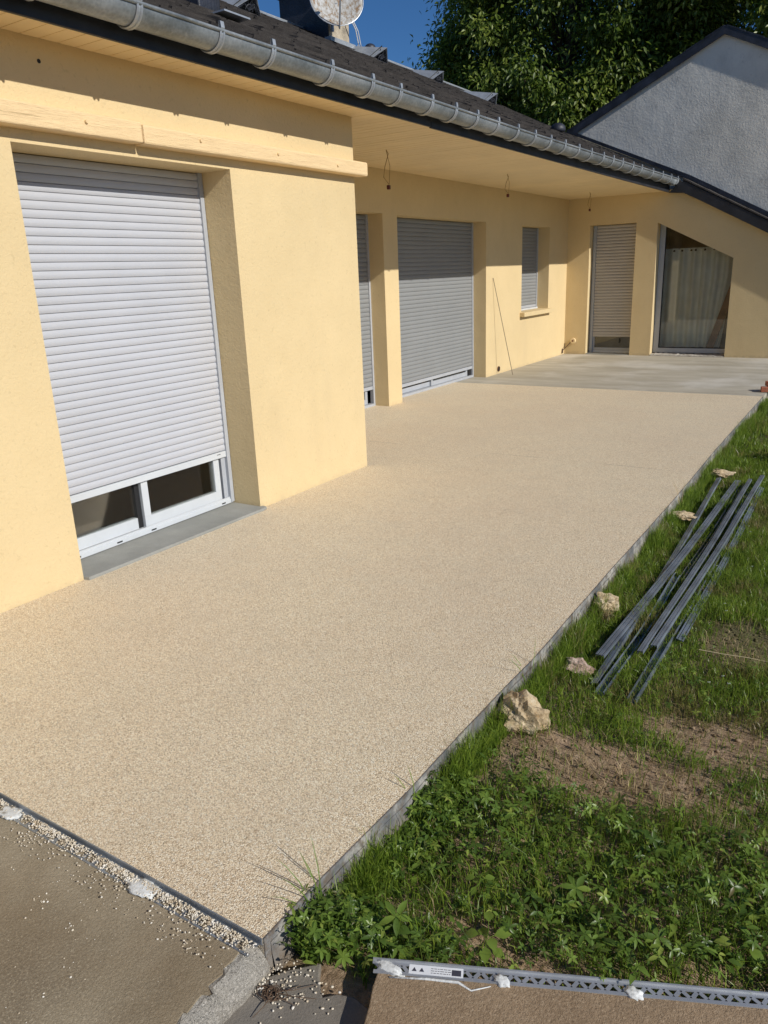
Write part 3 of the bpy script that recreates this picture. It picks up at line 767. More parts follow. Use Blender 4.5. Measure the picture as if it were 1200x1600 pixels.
# --- chimney
ch = empty('chimney', (-6.95, 9.5, 4.5)); ch.parent = house; ch.location = Vector((-6.95, 9.5, 4.5)) - WL[house]
obj('stack', MB().box(-7.38, -6.62, 9.27, 9.74, 4.2, 5.12), m_chim, ch, bevel=0.01)
obj('cap', MB().box(-7.46, -6.55, 9.18, 9.82, 5.122, 5.20), m_slab, ch, bevel=0.008)
mb = MB(); mb.box(-6.66, -6.56, 9.22, 9.79, rz_(-6.6) + 0.0, rz_(-6.6) + 0.06); obj('flashing', mb, m_zinc_plain, ch)
obj('dark_side_panel', MB().box(-7.39, -6.615, 9.235, 9.258, 4.15, 5.12), m_slate, ch)  # thin dark panel over one side of the stack
for x in (-7.2, -6.85):
    mb = MB(); mb.tube([(x, 9.5, 5.19), (x, 9.5, 5.36)], 0.10, 16); obj('flue_pot', mb, m_brick, ch, smooth=False)

# ================================================================== SATELLITE DISH
D0 = Vector((-6.30, 9.02, 4.86)); dn = Vector((0.62, -0.66, 0.42)).normalized()
dish = empty('satellite_dish', D0, label='round off-white satellite dish with rust stains on the chimney', cat='satellite dish')
da = dn.cross(Vector((0, 0, 1))).normalized(); db = da.cross(dn)
mb = MB(); vs = [tuple(D0 - dn * 0.07)]; NR, NA = 7, 40
for i in range(1, NR + 1):
    r_ = i / NR
    for k2 in range(NA):
        t = 2 * math.pi * k2 / NA
        vs.append(tuple(D0 + (da * math.cos(t) * 0.335 + db * math.sin(t) * 0.375) * r_ + dn * (-0.07 + 0.07 * r_ * r_)))
fs = [(0, 1 + (k2 + 1) % NA, 1 + k2) for k2 in range(NA)]
for i in range(NR - 1):
    for k2 in range(NA):
        a = 1 + i * NA + k2; b = 1 + i * NA + (k2 + 1) % NA; fs.append((a, b, b + NA, a + NA))
mb.add(vs, fs); o = obj('reflector', mb, m_dish, dish, smooth=True, normals=False); o.modifiers.new('solid', 'SOLIDIFY').thickness = 0.006
mb = MB(); mb.tube([tuple(D0 + (da * math.cos(2*math.pi*k2/40) * 0.336 + db * math.sin(2*math.pi*k2/40) * 0.376)) for k2 in range(41)], 0.006, 6); obj('rim', mb, m_zinc_plain, dish)
mb = MB(); foot = D0 - db * 0.40 - dn * 0.02; tip = D0 - db * 0.12 + dn * 0.42
mb.tube([D0 - dn * 0.09 - db * 0.2, foot, tip], 0.010, 8); obj('arm', mb, m_zinc_plain, dish)
mb = MB(); mb.tube([tip, tip + (-dn + db * .3).normalized() * 0.09], [0.028, 0.02], 10); obj('receiver', mb, m_label, dish)
mb = MB(); mb.tube([D0 - dn * 0.07, D0 - dn * 0.14 - db * .02, Vector((-6.6, 9.35, 4.78))], 0.02, 8); mb.tube([Vector((-6.58, 9.3, 4.60)), Vector((-6.58, 9.3, 4.98))], 0.018, 8); obj('mast', mb, m_zinc_plain, dish)
mb = MB(); cb = [Vector((-6.56, 9.42, 4.95)), Vector((-6.52, 9.6, 4.85)), Vector((-6.50, 9.72, 4.70)), Vector((-6.52, 9.80, 4.56)), Vector((-6.6, 9.95, 4.53)), Vector((-6.8, 10.2, 4.65))]
mb.tube(cb, 0.007, 6); mb.tube([p + Vector((0.02, 0.03, -0.02)) for p in cb], 0.006, 6); obj('cable', mb, m_cable, dish)

# ================================================================== NEIGHBOUR GABLE
nb = empty('neighbour_house', (-2.69, 14.5, 0), label='grey cement gable wall with black verge rising behind the yellow house', cat='house')
gs = 0.484; PX, PZ = -2.69, 4.99
gl = lambda x: PZ - gs * abs(x - PX)
mb = MB(); mb.poly_extrude([[(-5.6, 2.5), (-2.15, 2.31), (-0.5, 0.2), (4.0, -0.12), (4.0, gl(4.0)), (PX, PZ), (-5.6, gl(-5.6))]], lambda u, v, t: (u, t, v), 14.5, 14.75)
obj('gable_wall', mb, m_gable, nb)
nr = MB()
nr.poly_extrude([[(-5.75, gl(-5.75) + 0.0), (PX, PZ + 0.0), (4.2, gl(4.2) + 0.0), (4.2, gl(4.2) + 0.06), (PX, PZ + 0.06), (-5.75, gl(-5.75) + 0.06)]], lambda u, v, t: (u, t, v), 14.46, 24.0)
nroof = obj('roof', nr, m_shingle, nb)
mb = MB(); mb.poly_extrude([[(-5.75, gl(-5.75) - 0.05), (PX, PZ - 0.05), (4.2, gl(4.2) - 0.05), (4.2, gl(4.2) + 0.07), (PX, PZ + 0.075), (-5.75, gl(-5.75) + 0.07)]], lambda u, v, t: (u, t, v), 14.435, 14.458)
obj('verge_board', mb, m_slate, nb, bevel=0.002)
k2 = 0
for side in (-1, 1):
    for i in range(13 if side < 0 else 22):
        d0 = 0.02 + i * 0.28; xa = PX + side * d0; xb = PX + side * (d0 + 0.272)
        if xa < -5.8 or xb > 4.3: continue
        mb = MB(); mb.poly_extrude([[(xa, gl(xa) + 0.073), (xb, gl(xb) + 0.073), (xb, gl(xb) + 0.098), (xa, gl(xa) + 0.088)]], lambda u, v, t: (u, t, v), 14.43, 14.72)
        obj('verge_slate', mb, m_slate, nroof)
obj('side_wall', MB().box(3.75, 4.0, 14.76, 23.8, -0.12, gl(4.0)), m_gable, nb)

# ================================================================== CURTAIN, WOOD inside the slanted window
cur = empty('curtain', (-2.8, 14.40, 0.1), label='off-white eyelet curtain hanging behind the slanted window', cat='curtain')
mb = MB(); vs = []; NX = 150
for i in range(NX + 1):
    x = -3.36 + 1.16 * i / NX
    for j2, z in enumerate((0.11, 0.45, 0.85, 1.3, 1.62, 1.775)):
        ww = 0.030 * math.sin(i * 0.27 + 0.5 * noise.noise(Vector((i * .05, z, 0)))) + 0.012 * noise.noise(Vector((i * .16, z * 2, 2)))
        sweep_ = max(0.0, (x + 2.75)) * (1.3 - min(z, 1.3)) * 0.22
        vs.append((x - sweep_, 14.40 + ww, z))
mb.add(vs, [(i*6+c, (i+1)*6+c, (i+1)*6+c+1, i*6+c+1) for i in range(NX) for c in range(5)])
obj('cloth', mb, m_curtain, cur, smooth=True, normals=False)
for x in (-3.20, -3.07, -2.92, -2.85, -2.70, -2.55, -2.40):
    mb = MB(); mb.tube([(x, 14.36, 1.735), (x, 14.372, 1.735)], 0.018, 12); obj('eyelet', mb, m_black, cur)
mb = MB(); mb.tube([(-3.45, 14.43, 1.765), (-2.15, 14.43, 1.765)], 0.008, 8); obj('rod', mb, m_zinc_plain, cur)
mb = MB(); mb.sweep([(0, 0), (0.12, 0), (0.12, 0.02), (0, 0.02), (0, 0)], (-2.56, 14.27, 0.05), (-2.19, 14.30, 1.35), (1, 0, 0), (0, 1, 0))
obj('wooden_board', mb, m_brownwood, label='brown wooden board leaning inside the slanted window', cat='board', normals=False, loc=(-2.5, 14.3, 0.05))

# ================================================================== SMALL THINGS ON THE HOUSE
for (x, y, L, lab) in ((-4.20, 6.71, 0.30, 'loose ceiling wire nearest the beam end, tied in a small block'), (-4.17, 9.47, 0.22, 'loose ceiling wire above the tall shutter and small window'), (-4.23, 12.85, 0.24, 'loose ceiling wire in front of the end door')):
    t = empty('ceiling_wire', (x, y, 2.67), label=lab, cat='wire', group='loose wires hanging from the porch ceiling')
    mb = MB(); mb.tube([(x, y, 2.676), (x + .012, y + .02, 2.64), (x + 0.0, y - .03, 2.67 - L * .5), (x - 0.01, y - 0.04, 2.67 - L * .8), (x + 0.01, y + 0.02, 2.67 - L)], 0.0035, 6)
    mb.tube([(x, y, 2.676), (x + .02, y + .03, 2.67 - L * .45), (x + 0.012, y + 0.02, 2.67 - L)], 0.003, 5)
    obj('flex', mb, m_cable_tan, t)
    mb = MB(); mb.box(x - 0.008, x + 0.020, y + 0.0, y + 0.035, 2.67 - L - 0.045, 2.67 - L - 0.005); obj('connector_block', mb, m_red, t, bevel=0.006)
mb = MB(); mb.tube([(-4.700, 10.96, -0.004), (-4.962, 10.80, 1.43)], 0.0045, 6)
obj('steel_rod', mb, m_rod, loc=(-4.694, 10.965, 0), label='thin rusty rod leaning on the yellow wall between shutter and small window', cat='rod')
t = empty('wall_pipe', (-4.97, 11.02, 0.06), label='dark open pipe end low in the wall below the small window', cat='pipe')
mb = MB(); mb.tube([(-4.99, 11.02, 0.07), (-4.955, 11.02, 0.07)], [0.042, 0.040], 16, cap=False); obj('sleeve', mb, m_brownwood, t)
mb = MB(); mb.tube([(-4.968, 11.02, 0.07), (-4.964, 11.02, 0.07)], 0.037, 16); obj('pipe_shade', mb, m_black, t)  # black disc: the shade inside the pipe given as colour
t = empty('outdoor_socket', (-4.80, 13.97, 0.235), label='round yellow cable outlet low on the end wall beside the door', cat='socket')
mb = MB(); mb.tube([(-4.80, 13.985, 0.235), (-4.80, 13.945, 0.235)], [0.052, 0.048], 18); obj('box', mb, m_soffit, t)
mb = MB(); mb.tube([(-4.80, 13.944, 0.235), (-4.80, 13.938, 0.235)], 0.018, 12); obj('plug', mb, m_brownwood, t)
mb = MB(); mb.tube([(-4.84, 13.955, 0.215), (-4.88, 13.93, 0.16), (-4.92, 13.90, 0.115), (-4.95, 13.87, 0.075), (-4.962, 13.86, 0.02)], 0.008, 6); obj('cable', mb, m_root, t)
mb = MB(); mb.tube([(-4.955, 13.86, 0.10), (-4.962, 13.85, 0.02)], [0.012, 0.022], 8); obj('cable_end', mb, m_root, t)
mb = MB(); mb.tube([(XW - 0.004, 2.58, 2.575), (XW + 0.0015, 2.58, 2.575)], 0.010, 10); obj('screw_hole', mb, m_black, house)

# ================================================================== TERRACE EDGING
segs = [(1.045, 3.2), (3.205, 5.6), (5.605, 7.9), (7.905, 9.93)]
labs = ['scuffed grey edging strip at the near corner of the terrace beside the weeds', 'grey edging strip beside the largest grass patch, level with the grey profiles', 'grey edging strip beyond the profiles, partly hidden by grass', 'farthest grey edging strip ending at the bare concrete']
for (a, b), lab in zip(segs, labs):
    yy = np.linspace(a, b, 40); mb = MB(); vs = []
    for y in yy:
        x = edge_x(y) + 0.004; wob = 0.003 * noise.noise(Vector((0, y * 3, 1)))
        vs += [(x - 0.003 + wob, y, 0.003), (x + wob, y, 0.003), (x + 0.001 + wob, y, -0.15), (x - 0.004 + wob, y, -0.15)]
    mb.add(vs, [(i*4+c, i*4+(c+1)%4, (i+1)*4+(c+1)%4, (i+1)*4+c) for i in range(39) for c in range(4)] + [(0, 1, 2, 3), (156, 159, 158, 157)])
    t = obj('edging_strip', mb, m_edge, loc=(edge_x(a), a, 0), normals=True, label=lab, cat='edging strip', group='edging strips along the terrace')
    # cement smear bulging from the strip
    mb = MB(); vs = []
    m2 = 60; yy = np.linspace(a + 0.02, b - 0.02, m2)
    for y in yy:
        x = edge_x(y) + 0.0055
        for j2 in range(4):
            z = -0.025 - 0.035 * j2
            vs.append((x + 0.010 * max(0, noise.noise(Vector((y * 5, z * 18, 4))) + 0.25) * (1 if j2 else 0.2), y, z + 0.012 * noise.noise(Vector((y * 7, z, 8)))))
    mb.add(vs, [(i*4+c, i*4+c+1, (i+1)*4+c+1, (i+1)*4+c) for i in range(m2-1) for c in range(3)])
    obj('cement_smear', mb, m_edge, t, normals=False)
# near strip: angle with a perforated foot lying on the slab
t = empty('edging_profile', (-2.3, 1.04, 0), label='dark perforated metal angle along the front edge of the terrace', cat='edging strip')
mb = MB(); mb.box(-3.54, -1.092, 1.042, 1.0455, -0.0178, 0.002); obj('upstand', mb, m_steel, t)
mb = MB(); x = -3.5; mb.box(-3.54, -1.10, 1.000, 1.006, -0.0178, -0.0160); mb.box(-3.54, -1.10, 1.032, 1.042, -0.0178, -0.0160)
while x < -1.14:
    mb.box(x, x + 0.012, 1.006, 1.032, -0.0178, -0.0160); x += 0.045
obj('perforated_foot', mb, m_steel, t)

# perforated strip on the brown slab
t = empty('perforated_strip', s2(0.5, 0, -0.05), label='pale metal strip with triangular cut-outs on the edge of the brown slab', cat='edging strip')
mb = MB()
def bx2(u0, u1, v0, v1, z0, z1): mb.poly_extrude([[(u0, v0), (u1, v0), (u1, v1), (u0, v1)]], lambda u, v, tt: s2(u, v, tt), z0, z1)
ZS = -0.0505
bx2(-0.015, 2.9, 0.030, 0.034, ZS - 0.004, ZS + 0.006)
obj('lip', mb, m_alu, t)
mb = MB(); bx2(-0.015, 2.9, 0.021, 0.030, ZS, ZS + 0.002); bx2(-0.010, 2.9, -0.005, 0.004, ZS, ZS + 0.002)
u = 0.0; flip = 1
def webbar(u0, v0, u1, v1, w_=0.0046):
    d = Vector((u1 - u0, v1 - v0)); d.normalize(); nn = Vector((-d.y, d.x)) * w_
    mb.poly_extrude([[(u0 - nn.x, v0 - nn.y), (u1 - nn.x, v1 - nn.y), (u1 + nn.x, v1 + nn.y), (u0 + nn.x, v0 + nn.y)]], lambda a_, b_, tt: s2(a_, b_, tt), ZS + 0.0003, ZS + 0.0017)
while u < 2.85:
    webbar(u, 0.001, u + 0.019, 0.024); webbar(u + 0.019, 0.024, u + 0.038, 0.001); u += 0.038
obj('truss_web', mb, m_alu, t)
mb = MB(); bx2(0.075, 0.205, 0.001, 0.026, ZS + 0.0022, ZS + 0.0028); lb = obj('sticker', mb, m_label, t)
mb = MB(); r2 = random.Random(3)
for row in range(3):
    u = 0.128
    while u < 0.172:
        L = r2.uniform(0.003, 0.009); bx2(u, u + L, 0.006 + row * 0.006, 0.0075 + row * 0.006, ZS + 0.0029, ZS + 0.0031); u += L + 0.0018
bx2(0.178, 0.200, 0.004, 0.020, ZS + 0.0029, ZS + 0.0031)
for a in (0.082, 0.100): mb.poly_extrude([[(a, 0.008), (a + 0.012, 0.008), (a + 0.006, 0.019)]], lambda u, v, tt: s2(u, v, tt), ZS + 0.0029, ZS + 0.0031)
obj('print', mb, m_print, t)
def blob(name, c, r, mat, seed, flat=0.4, sub=3, rough=0.35, fr=1.6, facets=0, **k):
    import bmesh
    bm = bmesh.new(); bmesh.ops.create_icosphere(bm, subdivisions=sub, radius=1.0)
    rr = random.Random(seed)
    planes = [(Vector((rr.gauss(0, 1), rr.gauss(0, 1), rr.gauss(0, 1))).normalized(), rr.uniform(0.62, 0.9)) for _ in range(facets)]
    for v in bm.verts:
        p = v.co.copy()
        for n_, d_ in planes:
            q = p.dot(n_)
            if q > d_: p -= n_ * (q - d_)
        p *= 1 + rough * noise.fractal(p * fr + Vector((seed, 0, 0)), 0.8, 2.0, 4)
        p *= 1 + (0.035 * noise.noise(p * 7 + Vector((seed, 1, 0))) if facets else 0)
        v.co = Vector((p.x * r[0], p.y * r[1], p.z * r[2]))
    me = bpy.data.meshes.new(name); bm.to_mesh(me); bm.free(); me.materials.append(mat)
    if not facets: me.shade_smooth()
    o = link(bpy.data.objects.new(name, me)); o.location = c; WL[o] = Vector(c); return setp(o, **k)
dabs = [((-2.105, 1.015, -0.014), (0.045, 0.026, 0.005), 'white mortar dab farthest along the front metal angle', 'dab'),
        ((-1.50, 1.018, -0.014), (0.055, 0.028, 0.005), 'flat white mortar dab midway along the front metal angle', 'dab'),
        (s2(0.028, 0.012, ZS), (0.040, 0.014, 0.006), 'white mortar dab on the near end of the perforated strip', 'dab'),
        (s2(0.295, 0.004, ZS), (0.022, 0.014, 0.008), 'round white mortar dab just past the sticker on the perforated strip', 'dab'),
        (s2(0.595, 0.004, ZS), (0.020, 0.015, 0.008), 'small white mortar dab farthest along the perforated strip', 'dab')]
for i, (c, r_, lab, _) in enumerate(dabs):
    blob('mortar_dab', c, r_, m_plaster, 10 + i, rough=0.5, fr=2.2, label=lab, cat='mortar', group='mortar dabs on the metal strips')
mb = MB(); mb.tube([s2(0.03, -0.012, ZS), s2(0.12, -0.008, ZS), s2(0.195, -0.010, ZS), s2(0.225, -0.028, ZS), s2(0.27, -0.012, ZS)], [0.002, 0.003, 0.0035, 0.002, 0.001], 6)
obj('mortar_bead', mb, m_plaster, loc=s2(0.1, 0, ZS), label='thin squeezed bead of white mortar along the brown slab edge', cat='mortar', smooth=True)

# ================================================================== ROCKS AND BRICKS
blob('rock', (-0.955, 2.345, -0.055), (0.086, 0.074, 0.082), m_rock, 4, sub=4, rough=0.42, fr=1.3, facets=7, label='largest ochre limestone rock beside the terrace edge', cat='rock')
blob('rock', (-0.985, 3.50, -0.06), (0.062, 0.085, 0.05), m_rock, 8, sub=4, rough=0.4, facets=6, label='pale yellow rock against the terrace edge above the dry tuft', cat='rock')
blob('rock', (-0.915, 2.86, -0.085), (0.075, 0.045, 0.033), m_rubble, 12, sub=4, rough=0.45, facets=6, label='flat pinkish stone between the terrace and the profile ends', cat='rock')
blob('rock', (-0.965, 5.10, -0.06), (0.085, 0.06, 0.022), m_rock, 15, sub=4, rough=0.4, facets=6, label='flat whitish stone in the grass by the terrace edge', cat='rock')
blob('rock', (-0.925, 6.30, -0.055), (0.085, 0.07, 0.030), m_rock, 19, sub=4, rough=0.4, facets=6, label='yellow stone at the far end of the grey profiles', cat='rock')
for i, (x, y, z, rzz, lab) in enumerate(((-1.06, 10.33, 0.029, 0.2, 'lower red brick on the corner of the concrete slab'), (-1.02, 10.42, 0.088, 0.5, 'upper red brick resting on the first brick'))):
    mb = MB(); cz, sz = math.cos(rzz), math.sin(rzz)
    for (a, b, c2, d, e, f) in ((-.10, .10, -.05, .05, -.03, .028),):
        vs = [(x + px * cz - py * sz, y + px * sz + py * cz, z + pz) for px, py, pz in [(a,c2,e),(b,c2,e),(b,d,e),(a,d,e),(a,c2,f),(b,c2,f),(b,d,f),(a,d,f)]]
        mb.add(vs, [(0,3,2,1),(4,5,6,7),(0,1,5,4),(1,2,6,5),(2,3,7,6),(3,0,4,7)])
    br = obj('brick', mb, m_brick, loc=(x, y, z), bevel=0.004, label=lab, cat='brick', group='red bricks on the concrete')

# ================================================================== METAL PROFILES
def profile(p, q, w_, h, lab, kindp='c', roll=0.0):
    p, q = Vector(p), Vector(q); d = (q - p).normalized(); up = Vector((0, 0, 1)); side = d.cross(up).normalized(); up = side.cross(d)
    side, up = side * math.cos(roll) + up * math.sin(roll), up * math.cos(roll) - side * math.sin(roll)
    if kindp == 'c': pf = [(-w_/2 + .006, h), (-w_/2, h), (-w_/2, 0), (-w_*.18, 0), (-w_*.14, .003), (w_*.14, .003), (w_*.18, 0), (w_/2, 0), (w_/2, h), (w_/2 - .006, h)]
    elif kindp == 'hat': pf = [(-w_/2, h), (-w_/2, 0), (-w_/2, h), (-w_*.3, h), (-w_*.24, h-.009), (-w_*.2, h), (w_*.2, h), (w_*.24, h-.009), (w_*.3, h), (w_/2, h), (w_/2, 0)][1:]
    else: pf = [(-w_/2, h), (-w_/2, 0), (w_/2, 0), (w_/2, h*0.5)]
    mb = MB(); n_ = 24
    vs = []
    for i in range(n_ + 1):
        t = i / n_; c = p.lerp(q, t); c.z += -0.010 * math.sin(math.pi * t) + 0.002 * math.sin(t * 9)
        c += side * 0.006 * math.sin(t * math.pi * 1.3)
        for u, v in pf: vs.append(c + side * u + up * v)
    m_ = len(pf); mb.add(vs, [(i*m_+a, i*m_+a+1, (i+1)*m_+a+1, (i+1)*m_+a) for i in range(n_) for a in range(m_-1)])
    o = obj('metal_profile', mb, m_steel, loc=p, normals=False, label=lab, cat='metal profile', group='long grey metal profiles lying in the grass')
    o.modifiers.new('solid', 'SOLIDIFY').thickness = 0.0012
    return o
ZG = -0.095
profile((-0.802, 2.75, ZG + .002), (-0.905, 6.13, ZG + .035), 0.030, 0.016, 'grey profile nearest the terrace, its far end touching the yellow stone', 'hat', 0.25)
profile((-0.845, 2.95, ZG + .028), (-0.775, 6.15, ZG + .025), 0.038, 0.014, 'wide flat grey profile lying across the others with its blunt near end up', 'hat')
profile((-0.768, 2.69, ZG + .005), (-0.765, 4.05, ZG + .01), 0.034, 0.020, 'short narrow profile with dark groove between the wide one and the bundle', 'c', -0.3)
profile((-0.700, 3.05, ZG + .035), (-0.690, 6.15, ZG + .045), 0.025, 0.015, 'upper left profile of the right-hand bundle', 'hat', 0.1)
profile((-0.662, 3.13, ZG + .035), (-0.622, 6.28, ZG + .05), 0.028, 0.015, 'longest-reaching profile on top of the right-hand bundle', 'hat', 0.1)
profile((-0.640, 2.70, ZG), (-0.650, 5.9, ZG + .01), 0.036, 0.018, 'lowest profile of the right-hand bundle, sticking out at the near end', 'c', 0.0)
profile((-0.595, 3.3, ZG + .0), (-0.600, 6.05, ZG + .01), 0.034, 0.018, 'outermost profile on the lawn side of the bundle, half sunk in grass', 'hat', -0.3)
profile((-0.735, 4.0, ZG + .002), (-0.730, 6.10, ZG + .01), 0.030, 0.018, 'profile half hidden beneath the crossing ones at the far end', 'c', 0.3)

# ================================================================== VEGETATION
XMIN, XMAX, YMIN, YMAX = -1.08, 1.3, 1.12, 14.2
def bare(x, y):
    """1 on bare soil"""
    b = 0.0
    for cx, cy, rx_, ry_, s in ((-0.60, 2.25, 0.38, 0.17, 1.0), (-0.22, 2.60, 0.36, 0.13, 0.95), (-0.95, 2.07, 0.10, 0.12, 0.8), (-0.36, 3.42, 0.16, 0.28, 1.0), (-0.60, 1.40, 0.22, 0.045, 1.0), (-0.10, 1.58, 0.16, 0.035, 0.7)):
        d = math.hypot((x - cx) / rx_, (y - cy) / ry_) + 0.45 * fbm(x, y, 6, 2)
        b = max(b, s * min(1.0, max(0.0, (1.25 - d) / 0.5)))
    return b
def strip_clear(x, y):
    # not on the brown slab or the sunken slab
    q = Vector((x, y, 0)) - O2; v = q.dot(Nn); u = q.dot(U)
    if v < 0.045 and u > -0.03: return False
    if y < 1.14 + 0.03 * fbm(x, y, 9): return False
    return x > edge_x(y) + 0.012
def blades(N, L0, L1, W, region, dens, lean=0.5, tintr=(0, 1), seed=1):
    r = np.random.default_rng(seed); V = []; Tn = []
    x = r.uniform(region[0], region[1], N); y = region[2] + (region[3] - region[2]) * r.uniform(0, 1, N) ** 1.25
    keep = np.array([strip_clear(a, b) and r.uniform() < dens(a, b) for a, b in zip(x, y)])
    x, y = x[keep], y[keep]; n = len(x)
    z = np.array([gz(a, b) for a, b in zip(x, y)]) - 0.004
    L = r.uniform(L0, L1, n) * (0.7 + 0.6 * np.array([max(0, 0.5 + fbm(a, b, 2.2, 5)) for a, b in zip(x, y)]))
    ang = r.uniform(0, 2 * np.pi, n); le = np.abs(r.normal(0, lean, n)) + 0.1
    d = np.stack([np.cos(ang), np.sin(ang), np.zeros(n)], 1)
    fa = r.uniform(0, 2 * np.pi, n); s = np.stack([np.cos(fa), np.sin(fa), np.zeros(n)], 1) * (W * r.uniform(0.6, 1.3, n))[:, None]
    b = np.stack([x, y, z], 1); up = np.array([0, 0, 1.0])
    mid = b + up * (L * 0.55 * np.cos(le * 0.5))[:, None] + d * (L * 0.5 * np.sin(le * 0.5))[:, None]
    tip = mid + up * (L * 0.5 * np.cos(le * 1.5))[:, None] + d * (L * 0.55 * np.sin(le * 1.5))[:, None]
    P = np.stack([b - s, b + s, mid + s * .8, mid - s * .8, tip], 1).reshape(-1, 3)
    o = (np.arange(n) * 5)[:, None]
    T = np.concatenate([o + np.array([[0, 1, 2]]), o + np.array([[0, 2, 3]]), o + np.array([[3, 2, 4]])])
    t = np.clip(r.uniform(tintr[0], tintr[1], n) + 0.0, 0, 1)
    dry = np.array([0.5 + fbm(a, b2, 3.1, 40) for a, b2 in zip(x, y)]) < r.uniform(-0.15, 0.32, n)
    t = np.where(dry, r.uniform(0, 0.10, n), np.maximum(t, 0.13))
    return P, T, np.repeat(t, 5), n
def dens_far(a, b):
    w_ = 1 / (1 + math.exp(-(b - 2.55 - 0.25 * fbm(a, b, 2, 6)) * 9)); return (0.26 + 0.74 * w_) * (1 - 0.93 * bare(a, b))
P, T, t, n = blades(150000, 0.030, 0.072, 0.0016, (XMIN, 0.30, YMIN, 7.0), dens_far, 0.55)
np_mesh('grass', P, T, m_grass, t, kind='stuff', label='short green lawn grass beside the terrace')
P, T, t, n = blades(60000, 0.04, 0.085, 0.0032, (XMIN, XMAX, 5.5, YMAX), dens_far, 0.5, seed=2)
np_mesh('grass', P, T, m_grass, t, kind='stuff', label='lawn grass farther along the terrace and wall')
P, T, t, n = blades(14000, 0.02, 0.06, 0.0012, (XMIN, 0.4, YMIN, 3.8), lambda a, b: 0.35 + 0.65 * bare(a, b), 1.4, (0, 0.1), seed=5)
np_mesh('dead_grass', P, T, m_dry, np.random.default_rng(1).uniform(0, 1, len(t)), kind='stuff', label='dry stalks lying on the bare soil')
# taller blades against the edging
def edge_d(a, b): return 1.0 if a < edge_x(b) + 0.08 and fbm(a * 3, b, 2.3, 12) > -0.12 else 0.12
P, T, t, n = blades(42000, 0.06, 0.13, 0.0018, (XMIN, -0.96, YMIN, 9.9), edge_d, 0.45, seed=8)
np_mesh('edge_grass', P, T, m_grass, t, kind='stuff', label='longer grass growing against the edging strip')

def leaf_quad(base, d, n_, L, W, fold=0.25, droop=0.2, segs=3):
    """a pointed folded leaf: returns verts, tris"""
    s = d.cross(n_).normalized(); vs = []; prof = [0.0, 0.72, 1.0, 0.62, 0.0] if segs == 4 else [0.0, 0.95, 0.75, 0.0]
    m_ = len(prof)
    for i, w_ in enumerate(prof):
        t = i / (m_ - 1); c = base + d * (L * t) - n_ * (droop * L * t * t)
        if w_ == 0: vs.append([c])
        else: vs.append([c + s * (W * w_ / 2) + n_ * fold * W * w_ / 2, c, c - s * (W * w_ / 2) + n_ * fold * W * w_ / 2])
    V = []; idx = []
    for r_ in vs: idx.append([len(V) + k2 for k2 in range(len(r_))]); V += [tuple(q) for q in r_]
    T = []
    a = idx[0][0]; b = idx[1]; T += [(a, b[1], b[0]), (a, b[2], b[1])]
    for i in range(1, m_ - 2):
        p, q = idx[i], idx[i + 1]; T += [(p[0], p[1], q[1]), (p[0], q[1], q[0]), (p[1], p[2], q[2]), (p[1], q[2], q[1])]
    p = idx[-2]; q = idx[-1][0]; T += [(p[0], p[1], q), (p[1], p[2], q)]
    return V, T
class Soup:
    def __init__(s): s.V = []; s.T = []; s.t = []
    def add(s, V, T, t): o = len(s.V); s.V += V; s.T += [(a + o, b + o, c + o) for a, b, c in T]; s.t += [t] * len(V)
    def tube(s, pts, r, t, n=4):
        mb = MB(); mb.tube(pts, r, n, cap=False); T = []
        for f in mb.f: T += [(f[0], f[1], f[2]), (f[0], f[2], f[3])]
        s.add([tuple(v) for v in mb.v], T, t)
    def build(s, name, mat, **k):
        return np_mesh(name, np.array(s.V), np.array(s.T), mat, np.array(s.t), smooth=False, **k)
def palmate(sp, c, r_, size, n_, nl=5, tint=0.5):
    a = n_.orthogonal().normalized(); b = n_.cross(a); a0 = r_.uniform(0, 6.28)
    for k2 in range(nl):
        th = a0 + (k2 / nl) * 2 * math.pi * 0.92 + r_.uniform(-.12, .12); d = (a * math.cos(th) + b * math.sin(th)); d = (d + n_ * r_.uniform(-0.15, 0.25)).normalized()
        nn = (n_ - d * n_.dot(d)).normalized()
        sp.add(*leaf_quad(c, d, nn, size * r_.uniform(.8, 1.1), size * 0.36, 0.3, r_.uniform(.05, .4)), min(1, max(0, tint + r_.uniform(-.15, .15))))
def weed_field(N, region, dens, seed, smin, smax, hmin, hmax):
    r_ = random.Random(seed); sp = Soup()
    for _ in range(N):
        x = r_.uniform(region[0], region[1]); y = r_.uniform(region[2], region[3])
        if not strip_clear(x, y) or r_.random() > dens(x, y): continue
        z = gz(x, y); h = r_.uniform(hmin, hmax) * (0.6 + 0.8 * max(0, 0.5 + fbm(x, y, 3, 15)))
        top = Vector((x + r_.gauss(0, .3) * h, y + r_.gauss(0, .3) * h, z + h)); n_ = Vector((r_.gauss(0.15, .45), r_.gauss(0, .45), 1)).normalized()
        k2 = r_.random(); tint = r_.random() * 0.9 + 0.05
        sp.tube([(x, y, z - 0.01), tuple((Vector((x, y, z)) * .5 + top * .5) + Vector((0, 0, h * .1))), tuple(top)], 0.0009, tint, 3)
        if k2 < 0.62: palmate(sp, top, r_, r_.uniform(smin, smax), n_, r_.choice((3, 5, 5, 5)), tint)
        else:
            for q in range(r_.choice((2, 3, 4))):
                th = r_.uniform(0, 6.28); d = Vector((math.cos(th), math.sin(th), r_.uniform(-.1, .6))).normalized(); nn = (Vector((0, 0, 1)) - d * d.z).normalized()
                L = r_.uniform(smin, smax) * 1.15
                sp.add(*leaf_quad(top.lerp(Vector((x, y, z)), q * .22), d, nn, L, L * r_.uniform(.28, .55), .25, r_.uniform(0, .5)), tint)
    return sp
